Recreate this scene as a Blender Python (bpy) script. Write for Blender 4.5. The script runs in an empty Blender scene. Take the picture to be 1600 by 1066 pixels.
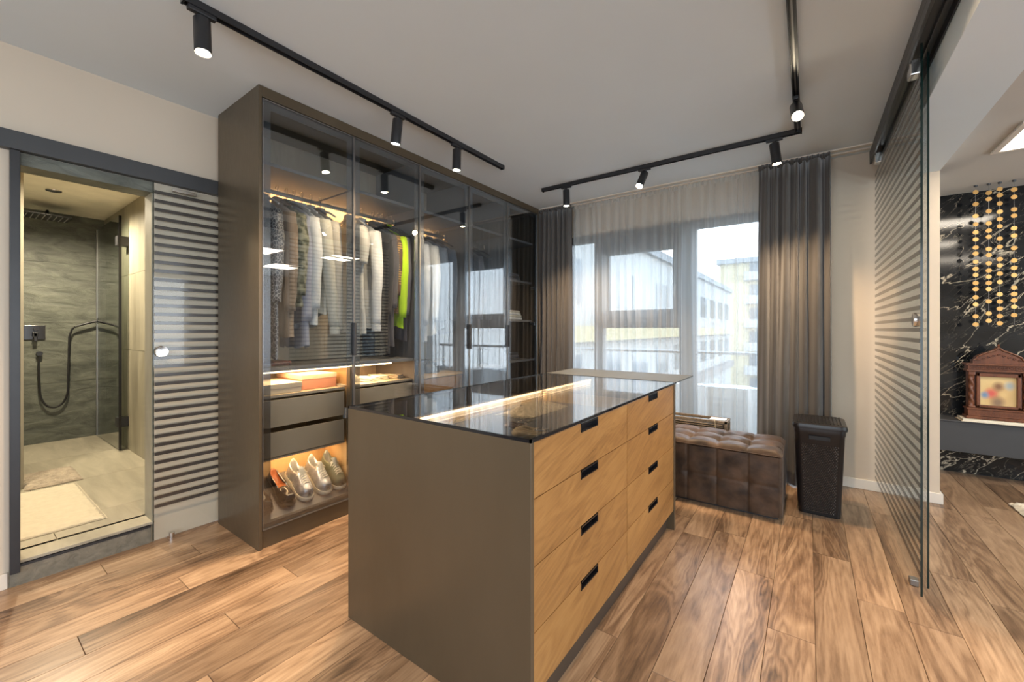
import bpy, bmesh, math, random
from mathutils import Vector, Matrix, noise
random.seed(7)
SC = bpy.context.scene
COL = SC.collection
PI = math.pi

# ------------------------------------------------------------------ camera, world, exposure
CAM_H = 1.234
cam_d = bpy.data.cameras.new('camera'); cam = bpy.data.objects.new('camera', cam_d); COL.objects.link(cam)
cam.location = (0, 0, CAM_H)
cam.rotation_euler = (PI/2, 0, math.atan(462/642))
cam_d.sensor_width = 36; cam_d.lens = 36*642/1600
cam_d.shift_y = -18/1600; cam_d.clip_start = 0.02; cam_d.clip_end = 500
SC.camera = cam
SC.view_settings.view_transform = 'Standard'; SC.view_settings.look = 'None'
SC.view_settings.gamma = 1; SC.view_settings.use_curve_mapping = False
SC.view_settings.exposure = 0.97
SC.cycles.max_bounces = 12; SC.cycles.diffuse_bounces = 5; SC.cycles.glossy_bounces = 5
SC.cycles.transparent_max_bounces = 32; SC.cycles.transmission_bounces = 8
SC.cycles.sample_clamp_indirect = 4; SC.cycles.caustics_reflective = False; SC.cycles.caustics_refractive = False
SC.cycles.use_denoising = True

SKY = 3.0
world = bpy.data.worlds.new('sky'); SC.world = world; world.use_nodes = True
wn = world.node_tree; wn.nodes.clear()
wo = wn.nodes.new('ShaderNodeOutputWorld'); wb = wn.nodes.new('ShaderNodeBackground')
tc = wn.nodes.new('ShaderNodeTexCoord'); sx = wn.nodes.new('ShaderNodeSeparateXYZ')
rp = wn.nodes.new('ShaderNodeValToRGB')
rp.color_ramp.elements[0].position = 0.0; rp.color_ramp.elements[0].color = (.84, .92, 1.0, 1)
rp.color_ramp.elements[1].position = 1.0; rp.color_ramp.elements[1].color = (.55, .74, 1.0, 1)
wn.links.new(tc.outputs['Generated'], sx.inputs[0]); wn.links.new(sx.outputs['Z'], rp.inputs[0])
wn.links.new(rp.outputs[0], wb.inputs[0]); wb.inputs[1].default_value = SKY
wn.links.new(wb.outputs[0], wo.inputs[0])

def light(kind, loc, power, color, rot=(0, 0, 0), size=.05, sy=None, spot=None, blend=.5, name='lamp_light', parent=None):
    d = bpy.data.lights.new(name, kind); o = bpy.data.objects.new(name, d); COL.objects.link(o)
    o.location = loc; o.rotation_euler = rot
    d.color = color
    if kind == 'AREA':
        d.size = size
        if sy: d.shape = 'RECTANGLE'; d.size_y = sy
    else: d.shadow_soft_size = size
    if spot: d.spot_size = math.radians(spot); d.spot_blend = blend
    d.energy = power
    if parent: o.parent = parent
    return o
def portal(loc, rot, w, h):
    o = light('AREA', loc, 1, (1, 1, 1), rot, w, h, name='window_portal'); o.data.cycles.is_portal = True
portal((-1.15, 4.42, 1.2), (-PI/2, 0, 0), 2.4, 2.3)        # far window, facing into the room
portal((4.45, .65, 1.25), (0, PI/2, 0), 2.1, 6.5)
portal((-.1, -2.95, 1.3), (PI/2, 0, 0), 3.0, 2.2)  # added opening behind the camera
WARM = (1.0, .70, .42); WARM2 = (1.0, .58, .26)
P_SPOT = 58; P_DOWN = 105; P_LED = 7

# ------------------------------------------------------------------ materials
MATS = {}
def nt(name):
    m = bpy.data.materials.new(name); m.use_nodes = True; MATS[name] = m
    t = m.node_tree; b = t.nodes['Principled BSDF']
    return m, t, b
def setp(b, col=None, rough=None, metal=None, spec=None, coat=None, trans=None, sheen=None):
    if col is not None: b.inputs['Base Color'].default_value = (*col, 1)
    if rough is not None: b.inputs['Roughness'].default_value = rough
    if metal is not None: b.inputs['Metallic'].default_value = metal
    if spec is not None: b.inputs['Specular IOR Level'].default_value = spec
    if coat is not None: b.inputs['Coat Weight'].default_value = coat
    if sheen is not None: b.inputs['Sheen Weight'].default_value = sheen
def coords(t, scale=(1, 1, 1), rot=(0, 0, 0), rand=False, kind='Object'):
    c = t.nodes.new('ShaderNodeTexCoord'); mp = t.nodes.new('ShaderNodeMapping')
    mp.inputs['Scale'].default_value = scale; mp.inputs['Rotation'].default_value = rot
    out = c.outputs[kind]
    if rand:
        oi = t.nodes.new('ShaderNodeObjectInfo'); mu = t.nodes.new('ShaderNodeMath'); mu.operation = 'MULTIPLY'
        mu.inputs[1].default_value = 37.0; t.links.new(oi.outputs['Random'], mu.inputs[0])
        ad = t.nodes.new('ShaderNodeVectorMath'); ad.operation = 'ADD'
        t.links.new(out, ad.inputs[0]); t.links.new(mu.outputs[0], ad.inputs[1]); out = ad.outputs[0]
    t.links.new(out, mp.inputs[0]); return mp.outputs[0]
def ntex(t, vec, scale, detail=4, rough=.5, dist=0):
    n = t.nodes.new('ShaderNodeTexNoise'); n.inputs['Scale'].default_value = scale
    n.inputs['Detail'].default_value = detail; n.inputs['Roughness'].default_value = rough
    n.inputs['Distortion'].default_value = dist
    t.links.new(vec, n.inputs['Vector']); return n.outputs['Fac']
def ramp(t, fac, stops):
    r = t.nodes.new('ShaderNodeValToRGB'); e = r.color_ramp.elements
    e[0].position = stops[0][0]; e[0].color = (*stops[0][1], 1)
    e[1].position = stops[-1][0]; e[1].color = (*stops[-1][1], 1)
    for p, c in stops[1:-1]:
        x = e.new(p); x.color = (*c, 1)
    t.links.new(fac, r.inputs[0]); return r.outputs[0]
def mixc(t, fac, a, b, mode='MIX'):
    m = t.nodes.new('ShaderNodeMix'); m.data_type = 'RGBA'; m.blend_type = mode
    if isinstance(fac, (int, float)): m.inputs[0].default_value = fac
    else: t.links.new(fac, m.inputs[0])
    for i, v in ((6, a), (7, b)):
        if isinstance(v, tuple): m.inputs[i].default_value = (*v, 1)
        else: t.links.new(v, m.inputs[i])
    return m.outputs[2]
def bump(t, b, h, strength=.2, dist=.01):
    n = t.nodes.new('ShaderNodeBump'); n.inputs['Strength'].default_value = strength; n.inputs['Distance'].default_value = dist
    t.links.new(h, n.inputs['Height']); t.links.new(n.outputs[0], b.inputs['Normal'])
def math_(t, op, a, b=None):
    m = t.nodes.new('ShaderNodeMath'); m.operation = op
    for i, v in ((0, a), (1, b)):
        if v is None: continue
        if isinstance(v, (int, float)): m.inputs[i].default_value = v
        else: t.links.new(v, m.inputs[i])
    return m.outputs[0]
def plain(name, col, rough=.5, metal=0, var=.06, scale=8, bmp=0, bscale=200, spec=None, sheen=None, coat=None):
    m, t, b = nt(name); setp(b, col, rough, metal, spec, coat, None, sheen)
    v = coords(t)
    f = ntex(t, v, scale)
    c = ramp(t, f, [(.3, tuple(max(0, x*(1-var)) for x in col)), (.7, tuple(min(1, x*(1+var)) for x in col))])
    t.links.new(c, b.inputs['Base Color'])
    if bmp: bump(t, b, ntex(t, v, bscale, 3), bmp, .002)
    return m
def emit(name, col, s):
    m = bpy.data.materials.new(name); m.use_nodes = True; t = m.node_tree; t.nodes.clear()
    o = t.nodes.new('ShaderNodeOutputMaterial'); e = t.nodes.new('ShaderNodeEmission')
    e.inputs[0].default_value = (*col, 1); e.inputs[1].default_value = s; t.links.new(e.outputs[0], o.inputs[0])
    MATS[name] = m; return m
def glass(name, tint, f0=.05, power=5.0, rough=0.0, fmax=1.0):
    m = bpy.data.materials.new(name); m.use_nodes = True; t = m.node_tree; t.nodes.clear()
    o = t.nodes.new('ShaderNodeOutputMaterial'); mx = t.nodes.new('ShaderNodeMixShader')
    tr = t.nodes.new('ShaderNodeBsdfTransparent'); tr.inputs[0].default_value = (*tint, 1)
    gl = t.nodes.new('ShaderNodeBsdfGlossy'); gl.inputs['Roughness'].default_value = rough; gl.inputs[0].default_value = (1, 1, 1, 1)
    lw = t.nodes.new('ShaderNodeLayerWeight'); lw.inputs[0].default_value = .5
    p = math_(t, 'POWER', lw.outputs['Facing'], power)
    f = math_(t, 'ADD', math_(t, 'MULTIPLY', p, fmax-f0), f0)
    t.links.new(f, mx.inputs[0]); t.links.new(tr.outputs[0], mx.inputs[1]); t.links.new(gl.outputs[0], mx.inputs[2])
    t.links.new(mx.outputs[0], o.inputs[0]); MATS[name] = m; return m

# plain paint
wall_m = plain('wall_paint', (.60, .51, .405), .75, var=.02, scale=2)
ceil_m = plain('ceiling_cool_cast', (.70, .765, .80), .8, var=.015, scale=2)  # cool daylight cast mixed into the paint colour
livceil_m = plain('living_ceiling_paint', (.56, .54, .50), .8, var=.015, scale=2)
trim_m = plain('white_trim', (.72, .66, .58), .45, var=.02)
black_m = plain('black_powder_coat', (.018, .018, .02), .38, var=.2)
blackgloss = plain('black_gloss', (.01, .01, .012), .15)
header_m = plain('header_grey', (.045, .047, .05), .4, var=.05)
chrome = plain('chrome', (.75, .74, .72), .16, 1, var=.02)
alu = plain('brushed_aluminium', (.30, .29, .28), .33, .8, var=.05)
# satin taupe laminate of wardrobe and island
m, t, b = nt('taupe_laminate'); setp(b, (.12, .09, .055), .34, .4)
v = coords(t, (1, 1, .35)); f = ntex(t, v, 3, 6)
t.links.new(ramp(t, f, [(.3, (.106, .080, .049)), (.7, (.130, .099, .063))]), b.inputs['Base Color'])
t.links.new(ramp(t, ntex(t, v, 60, 2), [(.2, (.33,)*3), (.8, (.40,)*3)]), b.inputs['Roughness'])
taupe = m
ward_in = plain('wardrobe_grey_board', (.17, .16, .15), .5, var=.05)
drawer_in = plain('wardrobe_drawer_taupe', (.46, .38, .27), .45, var=.05)
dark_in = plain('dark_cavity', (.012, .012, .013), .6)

def wood(name, stops, long_axis=1, scale=1.0, rough=.4, slant=0, rand=True, dark=.5, bmp=.08, tonevar=.25, coat=0):
    m, t, b = nt(name); setp(b, None, rough)
    if coat: b.inputs['Coat Weight'].default_value = coat; b.inputs['Coat Roughness'].default_value = .25
    sc = [7*scale, 7*scale, 7*scale]; sc[long_axis] = .9*scale
    rot = (0, 0, 0)
    if slant: rot = (slant, 0, 0)
    v = coords(t, (1, 1, 1), rot, rand)
    mp = t.nodes.new('ShaderNodeMapping'); mp.inputs['Scale'].default_value = sc; t.links.new(v, mp.inputs[0]); v2 = mp.outputs[0]
    big = ntex(t, v2, .55, 3, .5, 1.4)
    # growth lines: contour lines of the low frequency noise field
    lines = math_(t, 'FRACT', math_(t, 'MULTIPLY', big, 14.0))
    tri = math_(t, 'ABSOLUTE', math_(t, 'SUBTRACT', lines, .5))
    fine = ntex(t, v2, 9, 5, .65)
    mp3 = t.nodes.new('ShaderNodeMapping'); s3 = [160, 160, 160]; s3[long_axis] = 5; mp3.inputs['Scale'].default_value = s3
    t.links.new(v, mp3.inputs[0]); pore = ntex(t, mp3.outputs[0], 1.0, 2, .5)
    blend = math_(t, 'ADD', math_(t, 'MULTIPLY', big, .55), math_(t, 'ADD', math_(t, 'MULTIPLY', fine, .3), math_(t, 'MULTIPLY', tri, .22)))
    blend = math_(t, 'ADD', blend, math_(t, 'MULTIPLY', pore, .12))
    c = ramp(t, blend, stops)
    if tonevar:
        oi = t.nodes.new('ShaderNodeObjectInfo')
        tone = ramp(t, oi.outputs['Random'], [(0, (1-tonevar,)*3), (1, (1.0+tonevar*.4,)*3)])
        c = mixc(t, 1.0, c, tone, 'MULTIPLY')
    t.links.new(c, b.inputs['Base Color'])
    bump(t, b, math_(t, 'ADD', pore, tri), bmp, .001)
    return m
plank_m = wood('floor_oak', [(.36, (.075, .044, .026)), (.47, (.21, .128, .076)), (.56, (.33, .215, .132)), (.70, (.47, .325, .21))],
               1, 1.0, .29, tonevar=.28, bmp=.12)
oak_m = wood('honey_oak_veneer', [(.34, (.11, .048, .015)), (.46, (.235, .115, .036)), (.58, (.31, .160, .052)), (.74, (.38, .21, .072))],
             1, 1.1, .38, slant=-.24, tonevar=.05, bmp=.06)
oakin_m = wood('oak_lining', [(.30, (.42, .25, .10)), (.5, (.55, .36, .16)), (.8, (.66, .45, .22))], 2, 1.3, .45, tonevar=0, bmp=.04)
carved_m = wood('carved_walnut', [(.3, (.045, .012, .004)), (.55, (.125, .038, .013)), (.8, (.20, .066, .024))], 2, 3, .35, tonevar=0)

# stone
def stone(name, c1, c2, scale, stretch, rough, bstr, tv=.06):
    m, t, b = nt(name); setp(b, None, rough)
    v = coords(t, stretch, (0, 0, 0), True)
    f = ntex(t, v, scale, 8, .62, .6)
    c = ramp(t, f, [(.28, c1), (.72, c2)])
    t.links.new(c, b.inputs['Base Color']); bump(t, b, f, bstr, .02); return m
slate_m = stone('slate_tile', (.045, .050, .040), (.17, .178, .145), 5, (1, 1, 2.6), .5, .55)
sand_m = stone('sandstone_tile', (.25, .225, .17), (.44, .40, .31), 2.2, (.7, 3.2, 3.0), .45, .15)
sandv_m = stone('sandstone_wall_tile', (.22, .20, .15), (.38, .35, .27), 2.2, (2.5, 2.5, .5), .45, .15)
grout_m = plain('grout', (.16, .15, .12), .8)
# black marble with pale veins
m, t, b = nt('black_marble'); setp(b, None, .09)
v = coords(t, (1, 1, 1), (0, .75, 0))
w1 = t.nodes.new('ShaderNodeMapping'); w1.inputs['Scale'].default_value = (1.0, 1.0, 3.2); t.links.new(v, w1.inputs[0])
n1 = ntex(t, w1.outputs[0], 1.1, 7, .55, .7); n2 = ntex(t, w1.outputs[0], 3.1, 7, .6, 1.2)
def vein(n, width):
    d = math_(t, 'ABSOLUTE', math_(t, 'SUBTRACT', n, .5)); return ramp(t, d, [(0, (1, 1, 1)), (width, (0, 0, 0))])
mask = ramp(t, ntex(t, v, 1.1, 2), [(.42, (0, 0, 0)), (.6, (1, 1, 1))])
vv = mixc(t, 1.0, vein(n1, .006), mixc(t, 1.0, vein(n2, .004), mask, 'MULTIPLY'), 'LIGHTEN')
base = ramp(t, ntex(t, v, 5, 6), [(.3, (.004, .005, .006)), (.8, (.022, .024, .027))])
t.links.new(mixc(t, vv, base, (.62, .54, .40)), b.inputs['Base Color']); marble_m = m

# glass
door_glass = glass('smoked_door_glass', (.86, .89, .92), .085, 3.0)
top_glass = glass('smoked_table_glass', (.88, .89, .90), .06, 4.0)
clear_glass = glass('clear_glass', (.95, .975, .965), .035, 5)
side_glass = glass('partition_glass', (.97, .985, .98), .02, 5)
win_glass = glass('window_glass', (.97, .985, .98), .03, 5)
shower_glass = glass('shower_glass', (.62, .66, .64), .06, 4)
edge_glass = plain('glass_edge_green', (.005, .018, .016), .1)
stripe_m = plain('frosted_stripe', (.045, .040, .036), .18, spec=.9)
frame_print = glass('tinted_frame_print', (.60, .63, .66), .16, 2.5, rough=.25)

# cloths
def cloth(name, col, rough=.85, var=.12, bmp=.25, sheen=.2, scale=25, stretch=(1, 1, .25)):
    m, t, b = nt(name); setp(b, None, rough, 0, .2, None, None, sheen)
    v = coords(t, stretch); f = ntex(t, v, scale, 5)
    t.links.new(ramp(t, f, [(.3, tuple(x*(1-var) for x in col)), (.7, tuple(min(1, x*(1+var)) for x in col))]), b.inputs['Base Color'])
    bump(t, b, ntex(t, coords(t), 350, 2), bmp, .001); return m
curtain_m = cloth('grey_velvet_curtain', (.090, .082, .076), .7, .12, .1, .5, 8)
def pattern(name, c1, c2, scale, feature='F1', thr=(.25, .3), rough=.5, stretch=(1, 1, 1)):
    m, t, b = nt(name); setp(b, None, rough)
    vo = t.nodes.new('ShaderNodeTexVoronoi'); vo.feature = feature; vo.inputs['Scale'].default_value = scale
    t.links.new(coords(t, stretch), vo.inputs['Vector'])
    t.links.new(ramp(t, vo.outputs['Distance'], [(thr[0], c1), (thr[1], c2)]), b.inputs['Base Color']); return m
m = bpy.data.materials.new('sheer_voile'); m.use_nodes = True; t = m.node_tree; t.nodes.clear()
o = t.nodes.new('ShaderNodeOutputMaterial'); mx = t.nodes.new('ShaderNodeMixShader'); mx2 = t.nodes.new('ShaderNodeMixShader')
tr = t.nodes.new('ShaderNodeBsdfTransparent'); tl = t.nodes.new('ShaderNodeBsdfTranslucent'); df = t.nodes.new('ShaderNodeBsdfDiffuse')
tl.inputs[0].default_value = (.92, .94, .95, 1); df.inputs[0].default_value = (.72, .72, .70, 1)
mx2.inputs[0].default_value = .5; t.links.new(tl.outputs[0], mx2.inputs[1]); t.links.new(df.outputs[0], mx2.inputs[2])
lw = t.nodes.new('ShaderNodeLayerWeight'); lw.inputs[0].default_value = .5
f = math_(t, 'ADD', math_(t, 'MULTIPLY', math_(t, 'POWER', lw.outputs['Facing'], 1.6), .38), .47)
t.links.new(f, mx.inputs[0]); t.links.new(tr.outputs[0], mx.inputs[1]); t.links.new(mx2.outputs[0], mx.inputs[2]); t.links.new(mx.outputs[0], o.inputs[0])
sheer_m = m
lamp_e = emit('lamp_glow', (1, .86, .62), 40)
led_dim = emit('led_strip_dim', (1, .66, .32), 3)
led_e = emit('led_strip', (1, .70, .34), 9)
panel_e = emit('ceiling_panel_glow', (1, .88, .72), 13)

# ------------------------------------------------------------------ mesh builder
def worldloc(o):
    v = Vector((0, 0, 0))
    while o: v += o.location; o = o.parent
    return v
class MB:
    def __init__(s): s.v = []; s.f = []; s.mi = []; s.cur = 0
    def mat(s, i): s.cur = i; return s
    def add(s, vs, fs, M=None):
        n = len(s.v)
        s.v += [tuple((M @ Vector(p)) if M else p) for p in vs]
        for q in fs: s.f.append(tuple(i+n for i in q)); s.mi.append(s.cur)
        return s
    def box(s, x0, x1, y0, y1, z0, z1, M=None):
        x0, x1 = sorted((x0, x1)); y0, y1 = sorted((y0, y1)); z0, z1 = sorted((z0, z1))
        vs = [(x, y, z) for z in (z0, z1) for y in (y0, y1) for x in (x0, x1)]
        return s.add(vs, [(0, 2, 3, 1), (4, 5, 7, 6), (0, 1, 5, 4), (2, 6, 7, 3), (0, 4, 6, 2), (1, 3, 7, 5)], M)
    def tube(s, pts, r, n=10, cap=True, M=None, flat=1.0):
        pts = [Vector(p) for p in pts]; R = r if isinstance(r, (list, tuple)) else [r]*len(pts)
        vs = []; up = None
        for i, p in enumerate(pts):
            d = (pts[min(i+1, len(pts)-1)] - pts[max(i-1, 0)]).normalized()
            if up is None: up = Vector((0, 0, 1)) if abs(d.z) < .9 else Vector((1, 0, 0))
            a = d.cross(up).normalized(); up = a.cross(d).normalized()
            for k in range(n):
                th = 2*PI*k/n; vs.append(tuple(p + a*math.cos(th)*R[i] + up*math.sin(th)*R[i]*flat))
        fs = [(i*n+k, i*n+(k+1) % n, (i+1)*n+(k+1) % n, (i+1)*n+k) for i in range(len(pts)-1) for k in range(n)]
        if cap: fs += [tuple(range(n))[::-1], tuple(range((len(pts)-1)*n, len(pts)*n))]
        return s.add(vs, fs, M)
    def cyl(s, p0, p1, r0, r1=None, n=16, M=None): return s.tube([p0, p1], [r0, r0 if r1 is None else r1], n, True, M)
    def lathe(s, prof, n=24, M=None):   # profile (r,z)
        vs = [(r*math.cos(2*PI*k/n), r*math.sin(2*PI*k/n), z) for r, z in prof for k in range(n)]
        fs = [(i*n+k, i*n+(k+1) % n, (i+1)*n+(k+1) % n, (i+1)*n+k) for i in range(len(prof)-1) for k in range(n)]
        fs += [tuple(range(n))[::-1], tuple(range((len(prof)-1)*n, len(prof)*n))]
        return s.add(vs, fs, M)
    def prism(s, poly, h0, h1, axis='z', M=None):   # polygon extruded along axis
        n = len(poly)
        def mk(a, b, h): return (a, b, h) if axis == 'z' else ((a, h, b) if axis == 'y' else (h, a, b))
        vs = [mk(a, b, h0) for a, b in poly] + [mk(a, b, h1) for a, b in poly]
        fs = [tuple(range(n))[::-1], tuple(range(n, 2*n))] + [(k, (k+1) % n, n+(k+1) % n, n+k) for k in range(n)]
        return s.add(vs, fs, M)
    def grid(s, fn, nu, nv, M=None, closeu=False):
        vs = [fn(i/(nu-(0 if closeu else 1)), j/(nv-1)) for j in range(nv) for i in range(nu)]
        fs = [(j*nu+i, j*nu+(i+1) % nu, (j+1)*nu+(i+1) % nu, (j+1)*nu+i) for j in range(nv-1) for i in range(nu if closeu else nu-1)]
        return s.add(vs, fs, M)
    def build(s, name, mat, parent=None, smooth=False, bevel=0, loc=None, segs=2, solid=0, subd=0):
        me = bpy.data.meshes.new(name)
        off = worldloc(parent) if parent else Vector((0, 0, 0))
        if loc is not None: off = Vector(loc)
        me.from_pydata([tuple(Vector(p)-off) for p in s.v], [], s.f)
        for mm in (mat if isinstance(mat, (list, tuple)) else [mat]): me.materials.append(mm)
        me.polygons.foreach_set('material_index', s.mi)
        bm = bmesh.new(); bm.from_mesh(me); bmesh.ops.recalc_face_normals(bm, faces=bm.faces); bm.to_mesh(me); bm.free()
        if smooth:
            me.polygons.foreach_set('use_smooth', [True]*len(me.polygons))
            if smooth != 'full':
                try: me.set_sharp_from_angle(angle=math.radians(40))
                except Exception: pass
        o = bpy.data.objects.new(name, me); COL.objects.link(o)
        if parent: o.parent = parent; 
        if loc is not None: o.location = Vector(loc) - (worldloc(parent) if parent else Vector((0, 0, 0)))
        if solid: md = o.modifiers.new('s', 'SOLIDIFY'); md.thickness = solid
        if bevel:
            md = o.modifiers.new('b', 'BEVEL'); md.width = bevel; md.segments = segs; md.limit_method = 'ANGLE'
        if subd: md = o.modifiers.new('d', 'SUBSURF'); md.levels = subd; md.render_levels = subd
        return o
def BX(*a): return MB().box(*a)
def part(name, mb, mat, parent, label=None, **k):
    o = mb.build(name, mat, parent, **k)
    if label: o['label'] = label
    return o
def tag(o, label, cat, group=None, kind=None):
    o['label'] = label; o['category'] = cat
    if group: o['group'] = group
    if kind: o['kind'] = kind
    return o
def thing(name, loc, label, cat, group=None, kind=None, rot=(0, 0, 0)):
    o = bpy.data.objects.new(name, None); COL.objects.link(o); o.location = loc; o.rotation_euler = rot
    return tag(o, label, cat, group, kind)
def struct(name, mb, mat, parent=None, **k):
    o = mb.build(name, mat, parent, **k)
    if not parent: o['kind'] = 'structure'
    return o
def copy_tree(o, parent=None):
    c = o.copy(); COL.objects.link(c)
    if parent: c.parent = parent
    for ch in o.children: copy_tree(ch, c)
    return c

# ------------------------------------------------------------------ room shell
# floor: sub floor plus individual planks
floor = struct('floor', BX(-3.1, 4.5, -3, 5.2, -.08, -.012), plain('subfloor', (.10, .06, .035), .7))
PW = .1605; PL = 1.285
pmesh = {}
def plank_mesh(w, l):
    key = (round(w, 3), round(l, 3))
    if key in pmesh: return pmesh[key]
    g = .0007; c = .001
    mb = MB()
    x0, x1, y0, y1 = g, w-g, g, l-g
    vs = [(x0, y0, -.012), (x1, y0, -.012), (x1, y1, -.012), (x0, y1, -.012),
          (x0, y0, -.0015), (x1, y0, -.0015), (x1, y1, -.0015), (x0, y1, -.0015),
          (x0+c, y0+c, 0), (x1-c, y0+c, 0), (x1-c, y1-c, 0), (x0+c, y1-c, 0)]
    fs = [(0, 1, 5, 4), (1, 2, 6, 5), (2, 3, 7, 6), (3, 0, 4, 7), (4, 5, 9, 8), (5, 6, 10, 9), (6, 7, 11, 10), (7, 4, 8, 11), (8, 9, 10, 11)]
    me = bpy.data.meshes.new('plank'); me.from_pydata(vs, [], fs); me.materials.append(plank_m); pmesh[key] = me
    return me
JOINTS = {-2: 1.58, -1: 2.64, 0: 1.50, 1: 2.40, 2: 2.0, 3: 2.82, 4: 2.45, -16: .49, -12: .32, -10: .72, -11: 1.04, -17: .78}
rows = range(-17, 19)
for k in rows:
    x0 = -.457 + PW*k; x1 = x0+PW
    if x1 < -3.1 or x0 > 2.3: continue
    xa = max(x0, -3.1)
    j = JOINTS.get(k, random.uniform(0, PL)); y = j
    while y > -.6: y -= PL
    yend = 4.18 if x1 < .75 else 5.14
    while y < yend-.005:
        ya = max(y, -1.0); yb = min(y+PL, yend)
        if yb-ya > .01:
            o = bpy.data.objects.new('plank', plank_mesh(x1-xa, yb-ya)); COL.objects.link(o); o.parent = floor; o.location = (xa, ya, 0)
        y += PL

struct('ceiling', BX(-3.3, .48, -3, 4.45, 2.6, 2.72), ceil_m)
# left wall with the shower opening
OY0, OY1, OZ0, OZ1 = .222, .722, .10, 2.035
wl = MB()
wl.box(-3.22, -3.1, -3, OY0, 0, 2.6); wl.box(-3.22, -3.1, OY1, 4.45, 0, 2.6); wl.box(-3.22, -3.1, OY0, OY1, OZ1, 2.6)
struct('wall_left', wl, wall_m)
# far wall with the window opening
WX0, WX1, WZ0, WZ1 = -2.28, .02, .08, 2.29
wf = MB()
wf.box(-3.1, WX0, 4.17, 4.42, 0, 2.6); wf.box(WX1, .76, 4.17, 4.42, 0, 2.6)
wf.box(WX0, WX1, 4.17, 4.42, WZ1, 2.6); wf.box(WX0, WX1, 4.17, 4.42, -.1, WZ0)
struct('wall_far', wf, wall_m)
struct('wall_partition', BX(.50, .76, 4.13, 5.16, 0, 2.36), wall_m)
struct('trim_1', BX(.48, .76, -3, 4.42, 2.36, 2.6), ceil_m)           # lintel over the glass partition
# living room
lv = MB(); lv.box(.76, 4.5, -3, 3.19, 2.36, 2.5); lv.box(.76, 4.5, 3.19, 5.3, 2.41, 2.5)
struct('ceiling_living', lv, livceil_m)
mw = struct('wall_marble', BX(.76, 2.6, 5.165, 5.3, 0, 2.41), plain('marble_backing', (.05, .05, .05), .6))
for (x0, x1, z0, z1) in ((.765, 1.72, 1.215, 2.408), (1.722, 2.6, 1.215, 2.408), (.765, 1.72, .0, 1.213), (1.722, 2.6, 0, 1.213)):
    part('marble_slab', BX(x0, x1, 5.15, 5.166, z0, z1), marble_m, mw)
struct('wall_living_far', BX(2.6, 4.5, 5.16, 5.3, 0, 2.41), wall_m)
wr = MB(); wr.box(4.5, 4.6, -3, -2.6, 0, 2.5); wr.box(4.5, 4.6, 3.9, 5.3, 0, 2.5); wr.box(4.5, 4.6, -2.6, 3.9, 0, .2); wr.box(4.5, 4.6, -2.6, 3.9, 2.3, 2.5)  # unseen wall; window opening enlarged for more fill light
struct('wall_right', wr, wall_m)
wnr = MB(); wnr.box(-3.1, -1.6, -3.1, -3, 0, 2.6); wnr.box(1.4, 4.5, -3.1, -3, 0, 2.6); wnr.box(-1.6, 1.4, -3.1, -3, 0, .2); wnr.box(-1.6, 1.4, -3.1, -3, 2.4, 2.6)  # unseen wall; its window opening is added to let in fill light
struct('wall_near', wnr, wall_m)
# baseboards
struct('baseboard_left', BX(-3.1, -3.085, -3, .185, 0, .075), trim_m, bevel=.003)
bb = MB(); bb.box(-.3, .50, 4.155, 4.17, 0, .075)
struct('baseboard_far', bb, trim_m, bevel=.003)
bb = MB(); bb.box(.50, .775, 4.115, 4.13, 0, .075); bb.box(.76, .775, 4.13, 5.1, 0, .075); bb.box(.485, .50, 4.115, 4.155, 0, .075)
struct('baseboard_partition', bb, trim_m, bevel=.003)

# ------------------------------------------------------------------ window
w = MB(); FY0, FY1 = 4.26, 4.33
frame_m = plain('anthracite_window_frame', (.06, .068, .078), .45)
win = bpy.data.objects.new('window_1', None); COL.objects.link(win); win.location = (-1.13, 4.3, 0); win['kind'] = 'structure'
w.box(WX0, WX1, FY0, FY1, WZ0, WZ0+.07); w.box(WX0, WX1, FY0, FY1, WZ1-.08, WZ1)
w.box(WX0, WX0+.07, FY0, FY1, WZ0, WZ1); w.box(WX1-.07, WX1, FY0, FY1, WZ0, WZ1)
part('window_frame', w, frame_m, win, bevel=.004)
part('mullion', BX(-1.03, -.87, FY0-.01, FY1, WZ0, WZ1), frame_m, win, bevel=.006)
part('mullion', BX(-1.93, -1.82, FY0-.01, FY1, WZ0, WZ1), frame_m, win, bevel=.006)
part('transom', BX(-1.82, -1.03, FY0-.01, FY1, 1.25, 1.44), frame_m, win, bevel=.006)
w = MB(); w.box(-1.82, -1.03, FY0-.005, FY0+.05, 2.04, 2.21); w.box(-1.82, -1.76, FY0-.005, FY0+.05, 1.44, 2.21)
w.box(-1.09, -1.03, FY0-.005, FY0+.05, 1.44, 2.21)
part('sash', w, frame_m, win, bevel=.004)
for x0, x1, z0, z1 in ((WX0+.07, -1.93, .15, 2.21), (-1.82, -1.03, .15, 1.25), (-1.82, -1.03, 1.44, 2.21), (-.87, WX1-.07, .15, 2.21)):
    part('pane', BX(x0, x1, 4.29, 4.298, z0, z1), win_glass, win)
part('window_handle', BX(-1.075, -1.055, FY0-.05, FY0-.035, 1.55, 1.68), plain('light_handle', (.6, .6, .58), .3), win, bevel=.005)

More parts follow.
